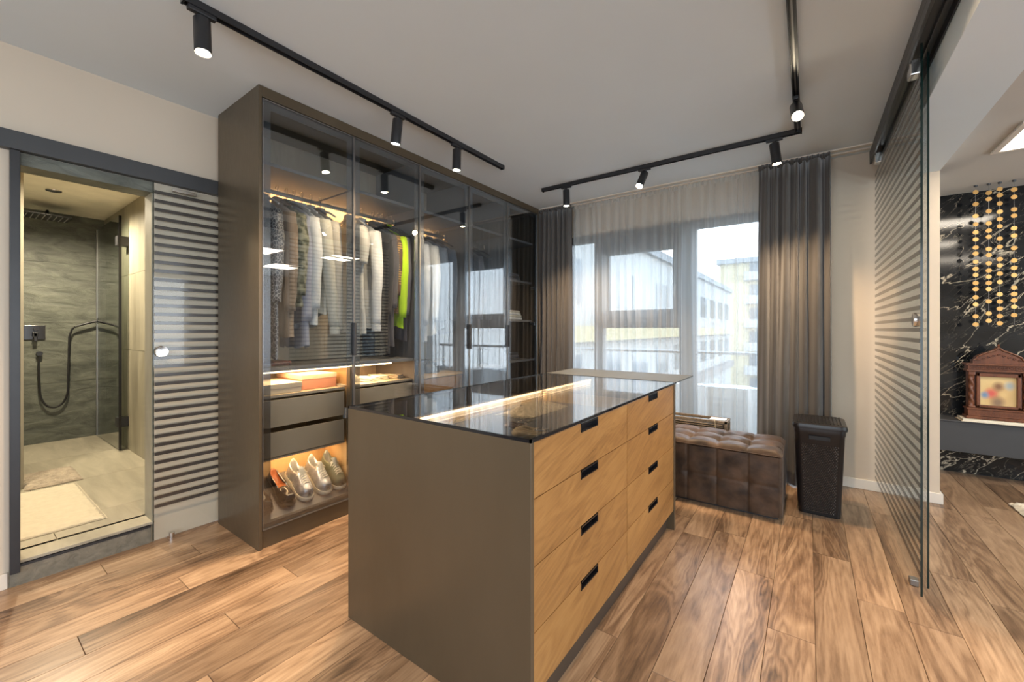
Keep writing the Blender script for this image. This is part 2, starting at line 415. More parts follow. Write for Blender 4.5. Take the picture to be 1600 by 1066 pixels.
# ------------------------------------------------------------------ curtains
def curtain_fn(x0, x1, yc, z0, z1, folds, amp, seed, flare=0.0, topamp=.45, shift=0.0):
    rnd = random.Random(seed); ph = [rnd.uniform(-1, 1) for _ in range(64)]
    def fn(u, v):   # v 0 bottom .. 1 top
        k = u*folds + .55*noise.noise(Vector((u*folds*.45+7, seed*1.7, 0)))
        wob = noise.noise(Vector((u*folds*.5, seed*3.1, v*.8)))*1.6
        a = amp*(topamp+(1-topamp)*(1-v)**.8)*(1+.5*noise.noise(Vector((k*.6, seed, v*.6))))
        y = yc + a*math.sin(2*PI*k+wob*2) + a*.35*math.sin(4*PI*k+wob*3+ph[int(k) % 64])
        x = x0+(x1-x0)*u + a*.45*math.cos(2*PI*k+wob*2)*(.3+.7*(1-v)) + flare*(1-v)*(u-.5)+shift*(1-v)
        y += .012*noise.noise(Vector((u*6, v*5, seed)))
        return (x, y, z0+(z1-z0)*v)
    return fn
def curtain(x0, x1, yc, folds, amp, seed, label, mat, name='curtain', flare=0, shift=0, solid=.002, group=None, nx=None, nz=24, topamp=.45):
    t_ = thing(name, ((x0+x1)/2, yc, 0), label, 'curtain', group)
    nx = nx or int(folds*16)
    part('panel', MB().grid(curtain_fn(x0, x1, yc, .012, 2.555, folds, amp, seed, flare, topamp, shift), nx, nz), mat, t_, smooth='full', solid=solid)
    def hf(u, v):
        return (x0+(x1-x0)*u, yc+.012*math.sin(2*PI*u*folds*2)+.004*math.sin(2*PI*u*folds*5), 2.545+.045*v)
    part('heading_tape', MB().grid(hf, nx, 3), mat, t_, smooth='full', solid=solid)
    return t_
curtain(-2.49, -2.08, 3.99, 6, .046, 3, 'grey-brown blackout curtain at the left of the window, beside the wardrobe', curtain_m)
curtain(-.33, .14, 3.96, 7, .054, 11, 'grey-brown blackout curtain at the right of the window, behind the laundry hamper', curtain_m, flare=.03, shift=-.02)
curtain(-2.10, -.28, 4.07, 21, .022, 5, 'white sheer voile curtain drawn across the whole window', sheer_m, name='sheer_curtain', solid=0, nz=20, topamp=.6)
tr_ = MB(); tr_.box(-2.5, .40, 3.96, 4.0, 2.590, 2.6); tr_.box(-2.5, .40, 4.05, 4.09, 2.590, 2.6)
tag(part('curtain_rail', tr_, trim_m, None, bevel=.002), 'white double curtain rail fixed flat on the ceiling above the window', 'curtain rail')

# ------------------------------------------------------------------ outside
conc = plain('pale_render', (.33, .33, .32), .8, var=.08, scale=.6)
conc2 = plain('yellow_render', (.40, .34, .19), .8, var=.06, scale=.6)
conc3 = plain('grey_balcony', (.20, .215, .23), .7)
brn = plain('brown_facade', (.17, .155, .145), .8)
winb = plain('dark_building_glass', (.08, .10, .12), .15)
struct('ground_outside', BX(-60, 60, 5, 130, -9.3, -9), plain('asphalt', (.16, .16, .16), .9))
bA = thing('apartment_wing', (-10, 26, -9), 'white and yellow apartment wing receding along the left side of the street view', 'building')
part('wall', BX(-14, -6, 9.0, 44, -9, 4.7), conc, bA)
part('parapet', BX(-14.1, -5.8, 8.9, 44.1, 4.7, 5.05), conc3, bA)
for z in (-1.9, 1.1):
    part('ledge', BX(-6.01, -5.6, 9.5, 43.5, z-.25, z+.25), brn if z < 0 else conc2, bA)
for i in range(10):
    for z in (-1.0, 2.1):
        f_ = part('window', BX(-6.03, -5.97, 10.2+i*3.4, 12.2+i*3.4, z, z+1.4), winb, bA)
bB = thing('balcony_block', (-3, 66, -9), 'tall grey block with stacked balconies at the end of the street view', 'building')
part('wall', BX(-9.5, 5, 61, 72, -9, 10.0), conc2, bB)
part('cornice', BX(-9.9, 5.4, 60.4, 72, 9.9, 10.5), conc3, bB)
for i in range(6):
    z = -7.5+i*3
    for x0 in (-6.6, -1.2):
        bal = part('balcony', BX(x0, x0+3.9, 59.6, 61.02, z, z+1.05), conc, bB)
        part('window', BX(x0+.5, x0+3.4, 60.9, 61.05, z+1.1, z+2.5), winb, bB)
balc = thing('balcony_outside', (-1.1, 5, -.1), 'pale balcony slab and low parapet outside the window', 'balcony')
part('slab', BX(-3.2, 1.0, 4.43, 5.6, -.25, -.05), conc, balc)
part('parapet', BX(-3.2, .70, 5.45, 5.6, -.05, .55), plain('white_render', (.85, .86, .86), .7), balc)
part('handrail', MB().cyl((-3.2, 5.52, .95), (.70, 5.52, .95), .02), alu, balc)
for i in range(5): part('post', MB().cyl((-3.0+i*.9, 5.52, .55), (-3.0+i*.9, 5.52, .95), .012), alu, balc)
ac = thing('outdoor_air_conditioner', (-.70, 5.0, -.05), 'white outdoor air conditioner unit standing on the balcony behind the sheer', 'air conditioner')
part('housing', BX(-.90, -.50, 4.85, 5.12, 0.0, .62), plain('white_plastic', (.75, .75, .73), .4), ac, bevel=.01)
for i in range(7): part('vent_slat', BX(-.87, -.53, 4.84, 4.852, .12+i*.06, .15+i*.06), plain('slat_grey', (.4, .4, .4), .5) if i == 0 else MATS['slat_grey'], ac)
for x in (-.84, -.56): part('foot', BX(x-.03, x+.03, 4.88, 5.1, -.05, 0), black_m, ac)

# ------------------------------------------------------------------ shower room
SHX = -6.1
sf = struct('floor_shower', BX(SHX-.1, -3.22, -.6, 1.06, -.05, .105), grout_m)
for i, (xa, xb) in enumerate(((-6.1, -5.25), (-5.247, -4.40), (-4.397, -3.55), (-3.547, -3.225))):
    part('tile', BX(xa, xb, -.6, .36, .105, .118), sand_m, sf, bevel=.0015); part('tile', BX(xa, xb, .362, 1.02, .105, .118), sand_m, sf, bevel=.0015)
sw = struct('wall_shower_far', BX(SHX-.12, SHX-.015, -.6, 1.1, .1, 2.45), grout_m)
for (z0, z1) in ((.118, .70), (.702, 1.30), (1.302, 1.90), (1.902, 2.40)):
    for (y0, y1) in ((-.6, -.10), (-.098, 1.02)):
        part('tile', BX(SHX-.016, SHX, y0, y1, z0, z1), slate_m, sw)
sr = struct('wall_shower_right', BX(SHX, -3.22, 1.035, 1.1, .1, 2.45), grout_m)
for (x0, x1) in ((-6.1, -5.3), (-5.297, -4.12), (-4.117, -3.225)):
    for (z0, z1) in ((.118, 1.045), (1.048, 1.74), (1.743, 2.40)):
        part('tile', BX(x0, x1, 1.02, 1.036, z0, z1), sandv_m, sr)
struct('wall_shower_left', BX(SHX, -3.22, -.7, -.6, .1, 2.45), sandv_m)
struct('wall_shower_stub', BX(-4.55, -4.46, -.6, .338, .118, 2.40), sandv_m)
struct('ceiling_shower', BX(SHX-.1, -3.22, -.7, 1.1, 2.40, 2.5), plain('shower_ceiling_paint', (.92, .87, .76), .8))
# reveal tiles, threshold
rv = MB(); rv.box(-3.22, -3.098, OY0, OY1, OZ1, OZ1+.055)
rv.box(-3.235, -3.22, OY0-.1, OY0, .1, 2.4)
th = struct('trim_2', BX(-3.25, -3.1, OY0, OY1+.0, -.01, .104), sandv_m)
part('riser_tile', BX(-3.1, -3.088, .19, OY1-.012, 0, .088), stone('threshold_stone', (.12, .11, .085), (.25, .225, .17), 22, (1, 1, 1), .6, .4), th)
part('edge_profile', BX(-3.1, -3.086, .19, OY1-.012, .088, .100), black_m, th)
part('sill_tile', BX(-3.25, -3.09, OY0, OY1, .104, .118), sand_m, th, bevel=.001)
struct('trim_3', BX(-3.235, -3.094, OY0, OY1, OZ1-.004, OZ1+.055), slate_m)
struct('trim_8', BX(-3.235, -3.1005, OY1-.006, OY1+.002, .104, OZ1), sandv_m)
jl = MB(); jl.box(-3.10, -3.06, .190, .222, .07, 2.09); struct('trim_4', jl, black_m, bevel=.002)
# header box with sliding track
hd = struct('trim_5', BX(-3.10, -3.055, -.25, 1.5, 2.092, 2.180), header_m, bevel=.002)
# shower fittings
tg = thing('rain_shower_head', (SHX, .60, 2.3), 'square black overhead rain shower on a wall arm', 'shower head')
part('head', BX(SHX+.22, SHX+.50, .42, .72, 2.275, 2.287), black_m, tg, bevel=.003)
part('arm', MB().tube([(SHX, .58, 2.34), (SHX+.2, .58, 2.34), (SHX+.34, .58, 2.34), (SHX+.36, .58, 2.287)], .011), black_m, tg, smooth=True)
part('rosette', BX(SHX, SHX+.01, .55, .61, 2.31, 2.37), black_m, tg, bevel=.002)
nz = MB()
for i in range(8):
    for j in range(8): nz.cyl((SHX+.245+i*.033, .445+j*.036, 2.270), (SHX+.245+i*.033, .445+j*.036, 2.276), .004, n=6)
o_ = part('nozzles', nz, plain('nozzle_grey', (.4, .4, .4), .4), tg); o_['kind'] = 'stuff'
vv_ = thing('shower_mixer', (SHX, .53, 1.18), 'black square shower mixer plate with lever on the slate wall', 'shower mixer')
part('plate', BX(SHX, SHX+.012, .462, .600, 1.135, 1.275), blackgloss, vv_, bevel=.003)
part('lever', MB().box(SHX+.012, SHX+.06, .515, .55, 1.165, 1.205).box(SHX+.045, SHX+.06, .520, .545, 1.12, 1.2), black_m, vv_, bevel=.004)
part('diverter', MB().cyl((SHX+.01, .535, 1.235), (SHX+.04, .535, 1.235), .014), black_m, vv_, smooth=True)
hs = thing('hand_shower', (SHX, .9, 1.0), 'black hand shower in its wall holder with a long looping hose', 'hand shower')
part('holder', BX(SHX, SHX+.04, .955, .995, 1.29, 1.345), black_m, hs, bevel=.004)
part('handle', MB().tube([(SHX+.06, .80, 1.265), (SHX+.06, .86, 1.29), (SHX+.06, .93, 1.315), (SHX+.06, 1.0, 1.33)], [.010, .011, .012, .012]), black_m, hs, smooth=True)
part('spray_head', BX(SHX+.035, SHX+.085, .955, 1.015, 1.29, 1.36), black_m, hs, bevel=.006)
hp = []
for i in range(33):
    a = i/32
    y = .555+.195*a + .0; z = None
    zz0 = 1.02; 
    # U shaped loop
    th_ = PI*a
    y = .655-.095*math.cos(th_)
    z = .66 - .20*math.sin(th_)**.9 if 0 < a < 1 else .66
    hp.append((SHX+.035, y, z))
hose = [(SHX+.03, .56, 1.00), (SHX+.035, .555, .9), (SHX+.035, .556, .78)] + hp + [(SHX+.035, .752, .8), (SHX+.035, .755, 1.0), (SHX+.04, .758, 1.16), (SHX+.05, .775, 1.235), (SHX+.06, .80, 1.265)]
part('hose', MB().tube(hose, .0085, 8), black_m, hs, smooth=True)
part('wall_elbow', MB().cyl((SHX, .56, 1.0), (SHX+.045, .56, 1.0), .022), black_m, hs, smooth=True)
sd = thing('shower_glass_door', (-5.6, .99, .12), 'smoked glass shower door folded back against the right-hand tiles', 'glass door')
part('pane', BX(-6.06, -5.13, .955, .965, .125, 2.28), shower_glass, sd)
part('edge', BX(-5.13, -5.118, .950, .970, .125, 2.28), blackgloss, sd)
for z in (.38, 2.05): part('hinge', BX(-5.20, -5.12, .94, 1.02, z-.045, z+.045), black_m, sd, bevel=.004)
part('seal', BX(-6.06, -6.04, .95, 1.02, .125, 2.28), alu, sd)
dl = thing('shower_downlight', (-5.13, .552, 2.4), 'recessed downlight with steel ring in the shower ceiling', 'downlight')
part('ring', MB().lathe([(.028, -.006), (.048, -.006), (.050, .0), (.028, .0)], 24, Matrix.Translation((-5.13, .552, 2.399))), chrome, dl, smooth=True)
part('lens', MB().lathe([(.0, -.003), (.03, -.003), (.03, 0), (0, 0)], 20, Matrix.Translation((-5.13, .552, 2.399))), lamp_e, dl)
light('SPOT', (-5.13, .552, 2.36), P_DOWN, (1, .86, .62), (0, 0, 0), .04, spot=165, blend=.8)
light('SPOT', (-4.0, .1, 2.36), P_DOWN*.55, (1, .86, .62), (0, 0, 0), .04, spot=165, blend=.8)
d2 = thing('shower_downlight', (-4.0, .1, 2.4), 'second recessed downlight in the shower ceiling nearer the doorway', 'downlight')
part('ring', MB().lathe([(.028, -.006), (.048, -.006), (.050, .0), (.028, .0)], 24, Matrix.Translation((-4.0, .1, 2.399))), chrome, d2, smooth=True)
part('lens', MB().lathe([(.0, -.003), (.03, -.003), (.03, 0), (0, 0)], 20, Matrix.Translation((-4.0, .1, 2.399))), lamp_e, d2)
# bath mats
def mat_mesh(x0, x1, y0, y1, z, h, n, seed, amp):
    def fn(u, v):
        e = min(u, 1-u, v, 1-v)
        hh = h*min(1, e*14+.15)
        return (x0+(x1-x0)*u+amp*noise.noise(Vector((u*9, v*9, seed))), y0+(y1-y0)*v+amp*noise.noise(Vector((v*9, u*9, seed+4))),
                z+hh*(.75+.5*noise.noise(Vector((u*60, v*60, seed)))))
    mb = MB().grid(fn, n, n); mb.box(x0+.005, x1-.005, y0+.005, y1-.005, z, z+h*.3); return mb
tag(part('bath_mat', mat_mesh(-4.32, -3.36, -.25, .575, .119, .02, 70, 1, .004), cloth('cream_terry', (.58, .52, .40), .95, .05), None, smooth='full'),
    'large cream bath mat just inside the shower doorway', 'bath mat')
tag(part('bath_mat', mat_mesh(-4.85, -4.37, .34-.0, .62, .119, .022, 60, 2, .008), cloth('taupe_shag', (.36, .30, .23), .95, .3), None, smooth='full'),
    'small mottled beige shaggy mat behind the cream bath mat', 'bath mat')

# ------------------------------------------------------------------ striped sliding glass doors
stripe_meshes = {}
def striped_door(name, x, y0, y1, z0, z1, s0, s1, label, th=.008, knob=None, edge_low=False):
    D = thing(name, (x, (y0+y1)/2, 0), label, 'sliding door', kind='structure')
    part('pane', BX(x-th/2, x+th/2, y0+.004, y1, z0, z1), side_glass, D)
    part('edge', BX(x-th/2, x+th/2, y0, y0+.004, z0, z1), edge_glass, D)
    me = bpy.data.meshes.new('stripe'); L = (y1-y0)/2-.006
    bx = BX(-.0008, .0008, -L, L, -.0095, .0095); me.from_pydata(bx.v, [], bx.f); me.materials.append(stripe_m)
    z = s0
    while z < s1:
        for sgn in ((-1,) if x < 0 else (-1,)):
            o = bpy.data.objects.new('stripe', me); COL.objects.link(o); o.parent = D
            xs = x+th/2+.0012 if x < 0 else x-th/2-.0012
            o.location = (xs-x, 0, z)
        z += .0508
    if knob:
        ky, kz = knob; s = 1 if x < 0 else -1
        M = Matrix.Translation((x, ky, kz)) @ Matrix.Rotation(PI/2, 4, 'Y')
        part('finger_pull', MB().lathe([(.0, -.012), (.026, -.013), (.032, -.014), (.034, -.004), (.034, .004), (.032, .014), (.026, .013), (.0, .012)], 28, M), chrome, D, smooth=True)
    return D
d1 = striped_door('door_1', -3.075, .716, 1.45, .012, 2.085, .205, 2.06, 'striped glass sliding door pushed half behind the wardrobe', knob=(.752, 1.105))
part('floor_guide', MB().cyl((-3.065, .80, 0), (-3.065, .80, .03), .014), chrome, d1, smooth=True)
part('roller_clamp', BX(-3.07, -3.05, .80, .92, 2.052, 2.070), chrome, d1, bevel=.003)
d2_ = striped_door('door_2', .420, 2.60, 4.14, .02, 2.535, .115, 2.43, 'striped glass sliding panel nearer the dressing room, right of the hamper', knob=(2.70, 1.28))
d3_ = striped_door('door_3', .458, 2.70, 4.125, .02, 2.535, .115, .0, 'second glass sliding panel stacked just behind the striped one', knob=None)
for dd, x, ys in ((d2_, .405, (2.72, 3.98)),):
    for y in ys:
        part('roller_clamp', BX(x-.012, x+.03, y-.035, y+.035, 2.44, 2.515), chrome, dd, bevel=.006)
part('floor_guide', BX(.400, .432, 2.73, 2.775, 0, .030), alu, d2_, bevel=.004)
rl = MB(); rl.box(.385, .478, -1.0, 4.165, 2.545, 2.599); rl.box(.385, .397, -1.0, 4.165, 2.50, 2.545)
struct('trim_6', rl, header_m, bevel=.002)
rl = MB(); rl.box(.440, .446, -1.0, 4.165, 2.52, 2.545); rl.box(.472, .478, -1.0, 4.165, 2.50, 2.545)
struct('trim_7', rl, black_m)

# ------------------------------------------------------------------ wardrobe
GX = -2.475; WB = -3.045
Y0, Y1 = 1.03, 3.955
DIV = [1.64, 2.205, 2.79, 3.37]
W_ = thing('wardrobe', (-2.76, 2.5, 0), 'full-height taupe wardrobe with five smoked glass doors along the left wall', 'wardrobe')
part('side_panel', BX(WB, GX, Y0, Y0+.018, 0, 2.598), taupe, W_, bevel=.0015)
part('side_panel', BX(WB, GX, Y1-.018, Y1, 0, 2.598), taupe, W_, bevel=.0015)
part('top_panel', BX(WB, GX-.022, Y0+.018, Y1-.018, 2.56, 2.598), taupe, W_)
part('fascia', BX(GX-.022, GX, Y0+.018, Y1-.018, 2.538, 2.598), taupe, W_, bevel=.0015)
part('plinth', BX(GX-.035, GX-.012, Y0+.018, Y1-.018, 0, .098), taupe, W_, bevel=.0015)
part('bottom_panel', BX(WB, GX-.03, Y0+.018, Y1-.018, .098, .116), ward_in, W_)
part('back_panel', BX(WB, WB+.012, Y0+.018, Y1-.018, .116, 2.56), wood('wardrobe_back_oak', [(.30, (.30, .23, .145)), (.5, (.42, .33, .22)), (.8, (.50, .40, .27))], 2, 1.3, .5, tonevar=0, bmp=.03), W_)
for y in DIV[1:]:
    part('divider', BX(WB+.012, GX-.06, y-.009, y+.009, .116, 2.56), ward_in, W_, bevel=.001)
part('divider', BX(WB+.012, GX-.06, DIV[0]-.009, DIV[0]+.009, .116, .98), oakin_m, W_, bevel=.001)
ys = [Y0+.018]+DIV+[Y1-.018]
for i in range(5):
    part('top_shelf', BX(WB+.012, GX-.06, ys[i]+.01, ys[i+1]-.01, 2.185, 2.207), ward_in, W_, bevel=.001)
# middle shelf with led
part('middle_shelf', BX(WB+.012, GX-.07, ys[0], DIV[1]-.01, .985, 1.010), ward_in, W_, bevel=.001)
part('led_strip', BX(GX-.088, GX-.072, ys[0]+.01, DIV[1]-.22, .977, .985), led_e, W_)
for ya, yb in ((1.10, 1.58), (1.68, 2.0)):
    light('AREA', (-2.70, (ya+yb)/2, .968), P_LED*.5, WARM2, (0, 0, 0), .25, yb-ya)
for ya, yb in ((1.08, 1.62), (1.66, 2.18), (2.24, 2.76)):
    light('AREA', (-2.93, (ya+yb)/2, 2.17), P_LED*.25, WARM2, (0, .9, 0), .03, yb-ya)
    part('led_strip', BX(-3.02, -3.012, ya, yb, 2.180, 2.185), led_dim, W_)
light('AREA', (-2.70, 1.34, .458), P_LED*.22, WARM2, (0, .7, 0), .03, .45)
light('AREA', (-2.60, 1.34, .458), P_LED*.12, WARM, (0, 0, 0), .03, .45)
# drawers behind the glass
DFX = -2.555
def ward_drawer(ya, yb, z0, z1, mat):
    d = part('drawer', MB().box(DFX-.018, DFX, ya, yb, z0, z1), mat, W_, bevel=.0015)
    b_ = MB(); b_.box(WB+.03, DFX-.018, ya+.01, yb-.01, z0+.005, z0+.015); b_.box(WB+.03, DFX-.018, ya+.01, ya+.022, z0+.015, z1-.03); b_.box(WB+.03, DFX-.018, yb-.022, yb-.01, z0+.015, z1-.03)
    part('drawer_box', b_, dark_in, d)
for ya, yb in ((1.062, 1.600), (1.672, 2.19)):
    ward_drawer(ya, yb, .655, .815, drawer_in); ward_drawer(ya, yb, .480, .625, drawer_in)
    part('drawer_top_board', BX(WB+.012, DFX-.004, ya-.01, yb+.008, .828, .845), oakin_m if False else drawer_in, W_, bevel=.001)
    part('cross_board', BX(WB+.012, DFX-.006, ya-.01, yb+.008, .463, .475), drawer_in, W_)
part('shoe_niche_back', BX(-2.86, -2.85, ys[0], DIV[0]-.01, .116, .463), oakin_m, W_)
part('bracket', BX(-2.58, -2.55, 1.606, 1.625, .63, .70), plain('pale_bracket', (.6, .6, .58), .4), W_)
# sloping shoe rack
part('shoe_shelf', MB().prism([(-2.50, .118), (-2.50, .128), (-2.84, .285), (-2.84, .275)], ys[0], DIV[0]-.01, 'y'), ward_in, W_)
for (ya, yb, z) in ((2.215, 2.78, .83), (2.215, 2.78, .45)):
    part('shelf', BX(WB+.012, DFX, ya, yb, z, z+.02), oakin_m, W_)
for (ya, yb) in ((2.8, 3.36),):
    for z in (.5, .85): part('shelf', BX(WB+.012, DFX, ya, yb, z, z+.02), ward_in, W_)
for z in (.5, .88, 1.32, 1.75): part('shelf', BX(WB+.012, DFX, 3.38, 3.93, z, z+.02), ward_in, W_)
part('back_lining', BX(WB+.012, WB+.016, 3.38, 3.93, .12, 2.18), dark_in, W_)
for z in (.9, 1.3, 1.7): part('hinge', BX(-2.56, -2.50, 3.905, 3.93, z-.02, z+.02), chrome, W_, bevel=.004)
# doors
edges = [1.049, 1.625, 2.205, 2.790, 3.368, 3.937]
for i in range(5):
    a, b_ = edges[i]+.0015, edges[i+1]-.0015
    D = part('door', BX(GX-.012, GX-.006, a+.004, b_-.004, .104, 2.532), door_glass, W_)
    fr = MB(); z0, z1 = .104, 2.532; s = .048
    fr.box(GX-.016, GX-.0125, a+.004, a+s, z0, z1); fr.box(GX-.016, GX-.0125, b_-s, b_-.004, z0, z1)
    fr.box(GX-.016, GX-.0125, a+s, b_-s, z0, z0+s*.9); fr.box(GX-.016, GX-.0125, a+s, b_-s, z1-s, z1)
    part('tinted_border', fr, frame_print, D)
    ed = MB(); ed.box(GX-.022, GX-.001, a, a+.004, z0, z1); ed.box(GX-.022, GX-.001, b_-.004, b_, z0, z1)
    ed.box(GX-.022, GX-.001, a, b_, z0, z0+.004); ed.box(GX-.022, GX-.001, a, b_, z1-.004, z1)
    part('metal_edge', ed, alu, D)
    hy_ = b_-.004 if i in (0, 2) else (a if i in (4,) else None)
    if hy_ is not None:
        part('handle', BX(GX-.004, GX+.018, hy_-.006, hy_+.010, 1.06, 1.28), black_m, D, bevel=.002)

# rails
def rail(ya, yb, z, label, x=-2.78):
    R = thing('clothes_rail', (x, (ya+yb)/2, z), label, 'clothes rail')
    part('bar', BX(x-.008, x+.008, ya, yb, z-.014, z+.014), chrome, R, bevel=.004)
    for y in (ya+.006, yb-.006): part('socket', BX(x-.016, x+.016, y-.006, y+.006, z-.024, z+.022), chrome, R, bevel=.003)
    return R
rail(1.052, 2.193, 2.115, 'chrome clothes rail running behind the first two wardrobe doors')
rail(2.217, 2.778, 2.10, 'upper chrome clothes rail behind the third wardrobe door')
rail(2.217, 2.778, .955, 'lower chrome clothes rail behind the third wardrobe door')
rail(2.802, 3.358, 2.10, 'chrome clothes rail behind the fourth wardrobe door')

# ------------------------------------------------------------------ garments
hang_cols = {'black': black_m, 'white': plain('white_hanger', (.6, .58, .54), .5), 'wood': plain('beige_hanger', (.45, .33, .2), .5)}
def hanger(x, y, zr, label, mat, yaw=0, z_h=None):
    H_ = thing('clothes_hanger', (x, y, zr), label, 'clothes hanger', rot=(0, 0, yaw))
    pts = []
    for i in range(13):
        a = -.35+ i/12*(PI+.9); pts.append((.018*math.cos(PI-a)*-1*-1, 0, .018+.0*1+.018*math.sin(a)*1))
    hk = MB().tube([(x+p[0], y+p[1], zr-.004+p[2]) for p in pts] + [(x+.002, y, zr-.02), (x, y, zr-.07)], .0024, 6)
    part('hook', hk, chrome, H_, smooth=True)
    s = MB().tube([(x-.20, y, zr-.140), (x-.12, y, zr-.098), (x-.04, y, zr-.074), (x, y, zr-.068), (x+.04, y, zr-.074), (x+.12, y, zr-.098), (x+.20, y, zr-.140)], [.006, .008, .009, .01, .009, .008, .006], 8)
    part('shoulder_bar', s, mat, H_, smooth=True)
    return H_
def garment(name, cat, x, y, zr, L, mat, label, hmat='black', sleeve=.58, hw=.205, th=.030, flare=0, swing=0, collar=True, buttons=False, yaw=0, seed=0, hang_label=None, cuff=None):
    rnd = random.Random(seed+int(y*1000))
    z0 = zr-.062
    G = thing(name, (x, y, z0), label, cat, rot=(0, 0, yaw))
    prof = [(0, .055), (.03, .075), (.05, .12), (.085, .17), (.115, hw), (.18, hw*1.0), (.28, hw*.93), (.42, hw*.90)]
    nb = 9
    for k in range(1, nb+1):
        t_ = k/nb; prof.append((.42+(L-.42)*t_, hw*(.90+.06*t_+flare*t_)))
    n = 44; vs = []
    for j, (dz, w) in enumerate(prof):
        tt = dz/L
        for k in range(n):
            a = 2*PI*k/n; ca, sa = math.cos(a), math.sin(a)
            px = w*math.copysign(abs(ca)**.8, ca)
            thk = min(th, .012+dz*.25)
            fold = 1+.55*noise.noise(Vector((px*14+seed, (1 if sa > 0 else -1)*3, tt*1.2)))*min(1, tt*2)+.25*math.sin(px*55+seed)*min(1, tt*1.5)
            py = thk*math.copysign(abs(sa)**.7, sa)*fold + .012*noise.noise(Vector((px*6, seed, dz*3)))*min(1, tt*3)
            dzz = dz + (.012*math.sin(px*30+seed) if j == len(prof)-1 else 0)
            vs.append((x+px, y+py, z0-dzz))
    fs = [(j*n+k, j*n+(k+1) % n, (j+1)*n+(k+1) % n, (j+1)*n+k) for j in range(len(prof)-1) for k in range(n)] + [tuple(range(n))]
    part('torso', MB().add(vs, fs), mat, G, smooth='full')
    if sleeve:
        for s in (-1, 1):
            pts = []; rr = []
            N = 14
            for k in range(N+1):
                t_ = k/N
                px = s*(hw-.03 + .045*math.sin(min(1, t_*2.2)*PI/2) - .02*t_)
                px = max(-.238, min(.225, px))
                py = -.012 + swing*t_**1.5*(1 if s > 0 else .3) + .008*noise.noise(Vector((t_*5, seed, s)))
                pts.append((x+px, y+py, z0-.105-sleeve*t_)); rr.append((.050-.020*t_)*(1+.12*noise.noise(Vector((t_*9, seed, s*3)))))
            part('sleeve', MB().tube(pts, rr, 14, flat=1.0), mat, G, smooth='full')
            if cuff:
                part('cuff', MB().tube([pts[-1], (pts[-1][0], pts[-1][1], pts[-1][2]-.045)], [.034, .033], 14), cuff, G, smooth=True)
    if collar:
        def cf(u, v):
            a = 2*PI*u; return (x+(.062-.010*v)*math.cos(a), y+(.026-.004*v)*math.sin(a), z0-.012+.040*v-.006*math.cos(a*2))
        part('collar', MB().grid(cf, 24, 4, closeu=True), mat, G, smooth='full', solid=.004)
    if buttons:
        for k in range(5):
            zz = z0-.12-k*.10
            part('button', MB().cyl((x+.01, y-th*1.5-.002, zz), (x+.01, y-th*1.5-.008, zz), .006, n=8), plain('button_m', (.5, .48, .42), .3) if 'button_m' not in MATS else MATS['button_m'], G)
    hanger(x, y, zr+.016, hang_label or ('clothes hanger holding the '+label.split(' hanging')[0])[:80], hang_cols[hmat], yaw)
    return G
cream = cloth('cream_knit', (.50, .47, .38)); white_c = cloth('white_cotton', (.60, .60, .57)); beige_c = cloth('beige_tweed', (.27, .20, .14), var=.3)
olive_c = pattern('olive_print', (.07, .075, .045), (.26, .25, .17), 30, 'F1', (.35, .6), .8)
lav_c = cloth('lavender_cotton', (.30, .31, .36)); char_c = cloth('charcoal_wool', (.028, .029, .031), var=.2)
grey_c = cloth('mid_grey_jersey', (.09, .085, .09)); lime_c = cloth('lime_satin', (.48, .72, .02), .45, .05)
blue_c = cloth('blue_grey_cotton', (.12, .155, .20)); navy_c = cloth('navy_wool', (.02, .026, .04))
snake_c = pattern('snakeskin_print', (.42, .41, .38), (.06, .06, .07), 75, 'DISTANCE_TO_EDGE', (.06, .10), .35, (1, 1, .6))
leop_c = pattern('leopard_print', (.05, .03, .018), (.36, .21, .09), 48, 'F1', (.38, .45), .7)
m, t, b = nt('gold_plaid'); setp(b, None, .7)
sxx = t.nodes.new('ShaderNodeSeparateXYZ'); t.links.new(coords(t, (1, 1, 1)), sxx.inputs[0])
pl1 = math_(t, 'GREATER_THAN', math_(t, 'FRACT', math_(t, 'MULTIPLY', sxx.outputs['Z'], 55.)), .6)
pl2 = math_(t, 'GREATER_THAN', math_(t, 'FRACT', math_(t, 'MULTIPLY', sxx.outputs['X'], 55.)), .6)
t.links.new(mixc(t, pl2, mixc(t, pl1, (.42, .25, .08), (.05, .035, .03)), (.10, .05, .03)), b.inputs['Base Color']); plaid_c = m
RX = -2.78; R1 = 2.115
garment('dress', 'dress', RX-.02, 1.105, R1, 1.00, leop_c, 'brown leopard print dress hanging first behind the leftmost wardrobe door', sleeve=0, hw=.16, seed=1)
garment('coat', 'coat', RX, 1.185, R1, .99, snake_c, 'silver snakeskin patterned coat hanging second from the left in the wardrobe', sleeve=.55, hw=.195, seed=2, hmat='white')
garment('jacket', 'jacket', RX, 1.265, R1, .86, beige_c, 'brown-beige tweed jacket hanging between the snakeskin coat and the olive jacket', sleeve=.60, seed=3, buttons=True)
garment('jacket', 'jacket', RX, 1.325, R1, .68, olive_c, 'olive patterned jacket hanging behind the first wardrobe door', sleeve=.50, seed=4)
garment('shirt', 'shirt', RX, 1.375, R1, .93, lav_c, 'long lavender-grey shirt hanging behind the first wardrobe door', sleeve=.66, seed=5, hmat='white', hw=.18)
garment('shirt', 'shirt', RX, 1.425, R1, .80, white_c, 'white cotton shirt hanging between the lavender shirt and the cream sweater', sleeve=.58, seed=6, hmat='white', buttons=True, hw=.195)
garment('sweater', 'sweater', RX+.005, 1.485, R1, .72, cream, 'cream knitted sweater with long drooping sleeves hanging behind the first door', sleeve=.70, seed=7, hmat='black', swing=.07, cuff=cream, th=.036)
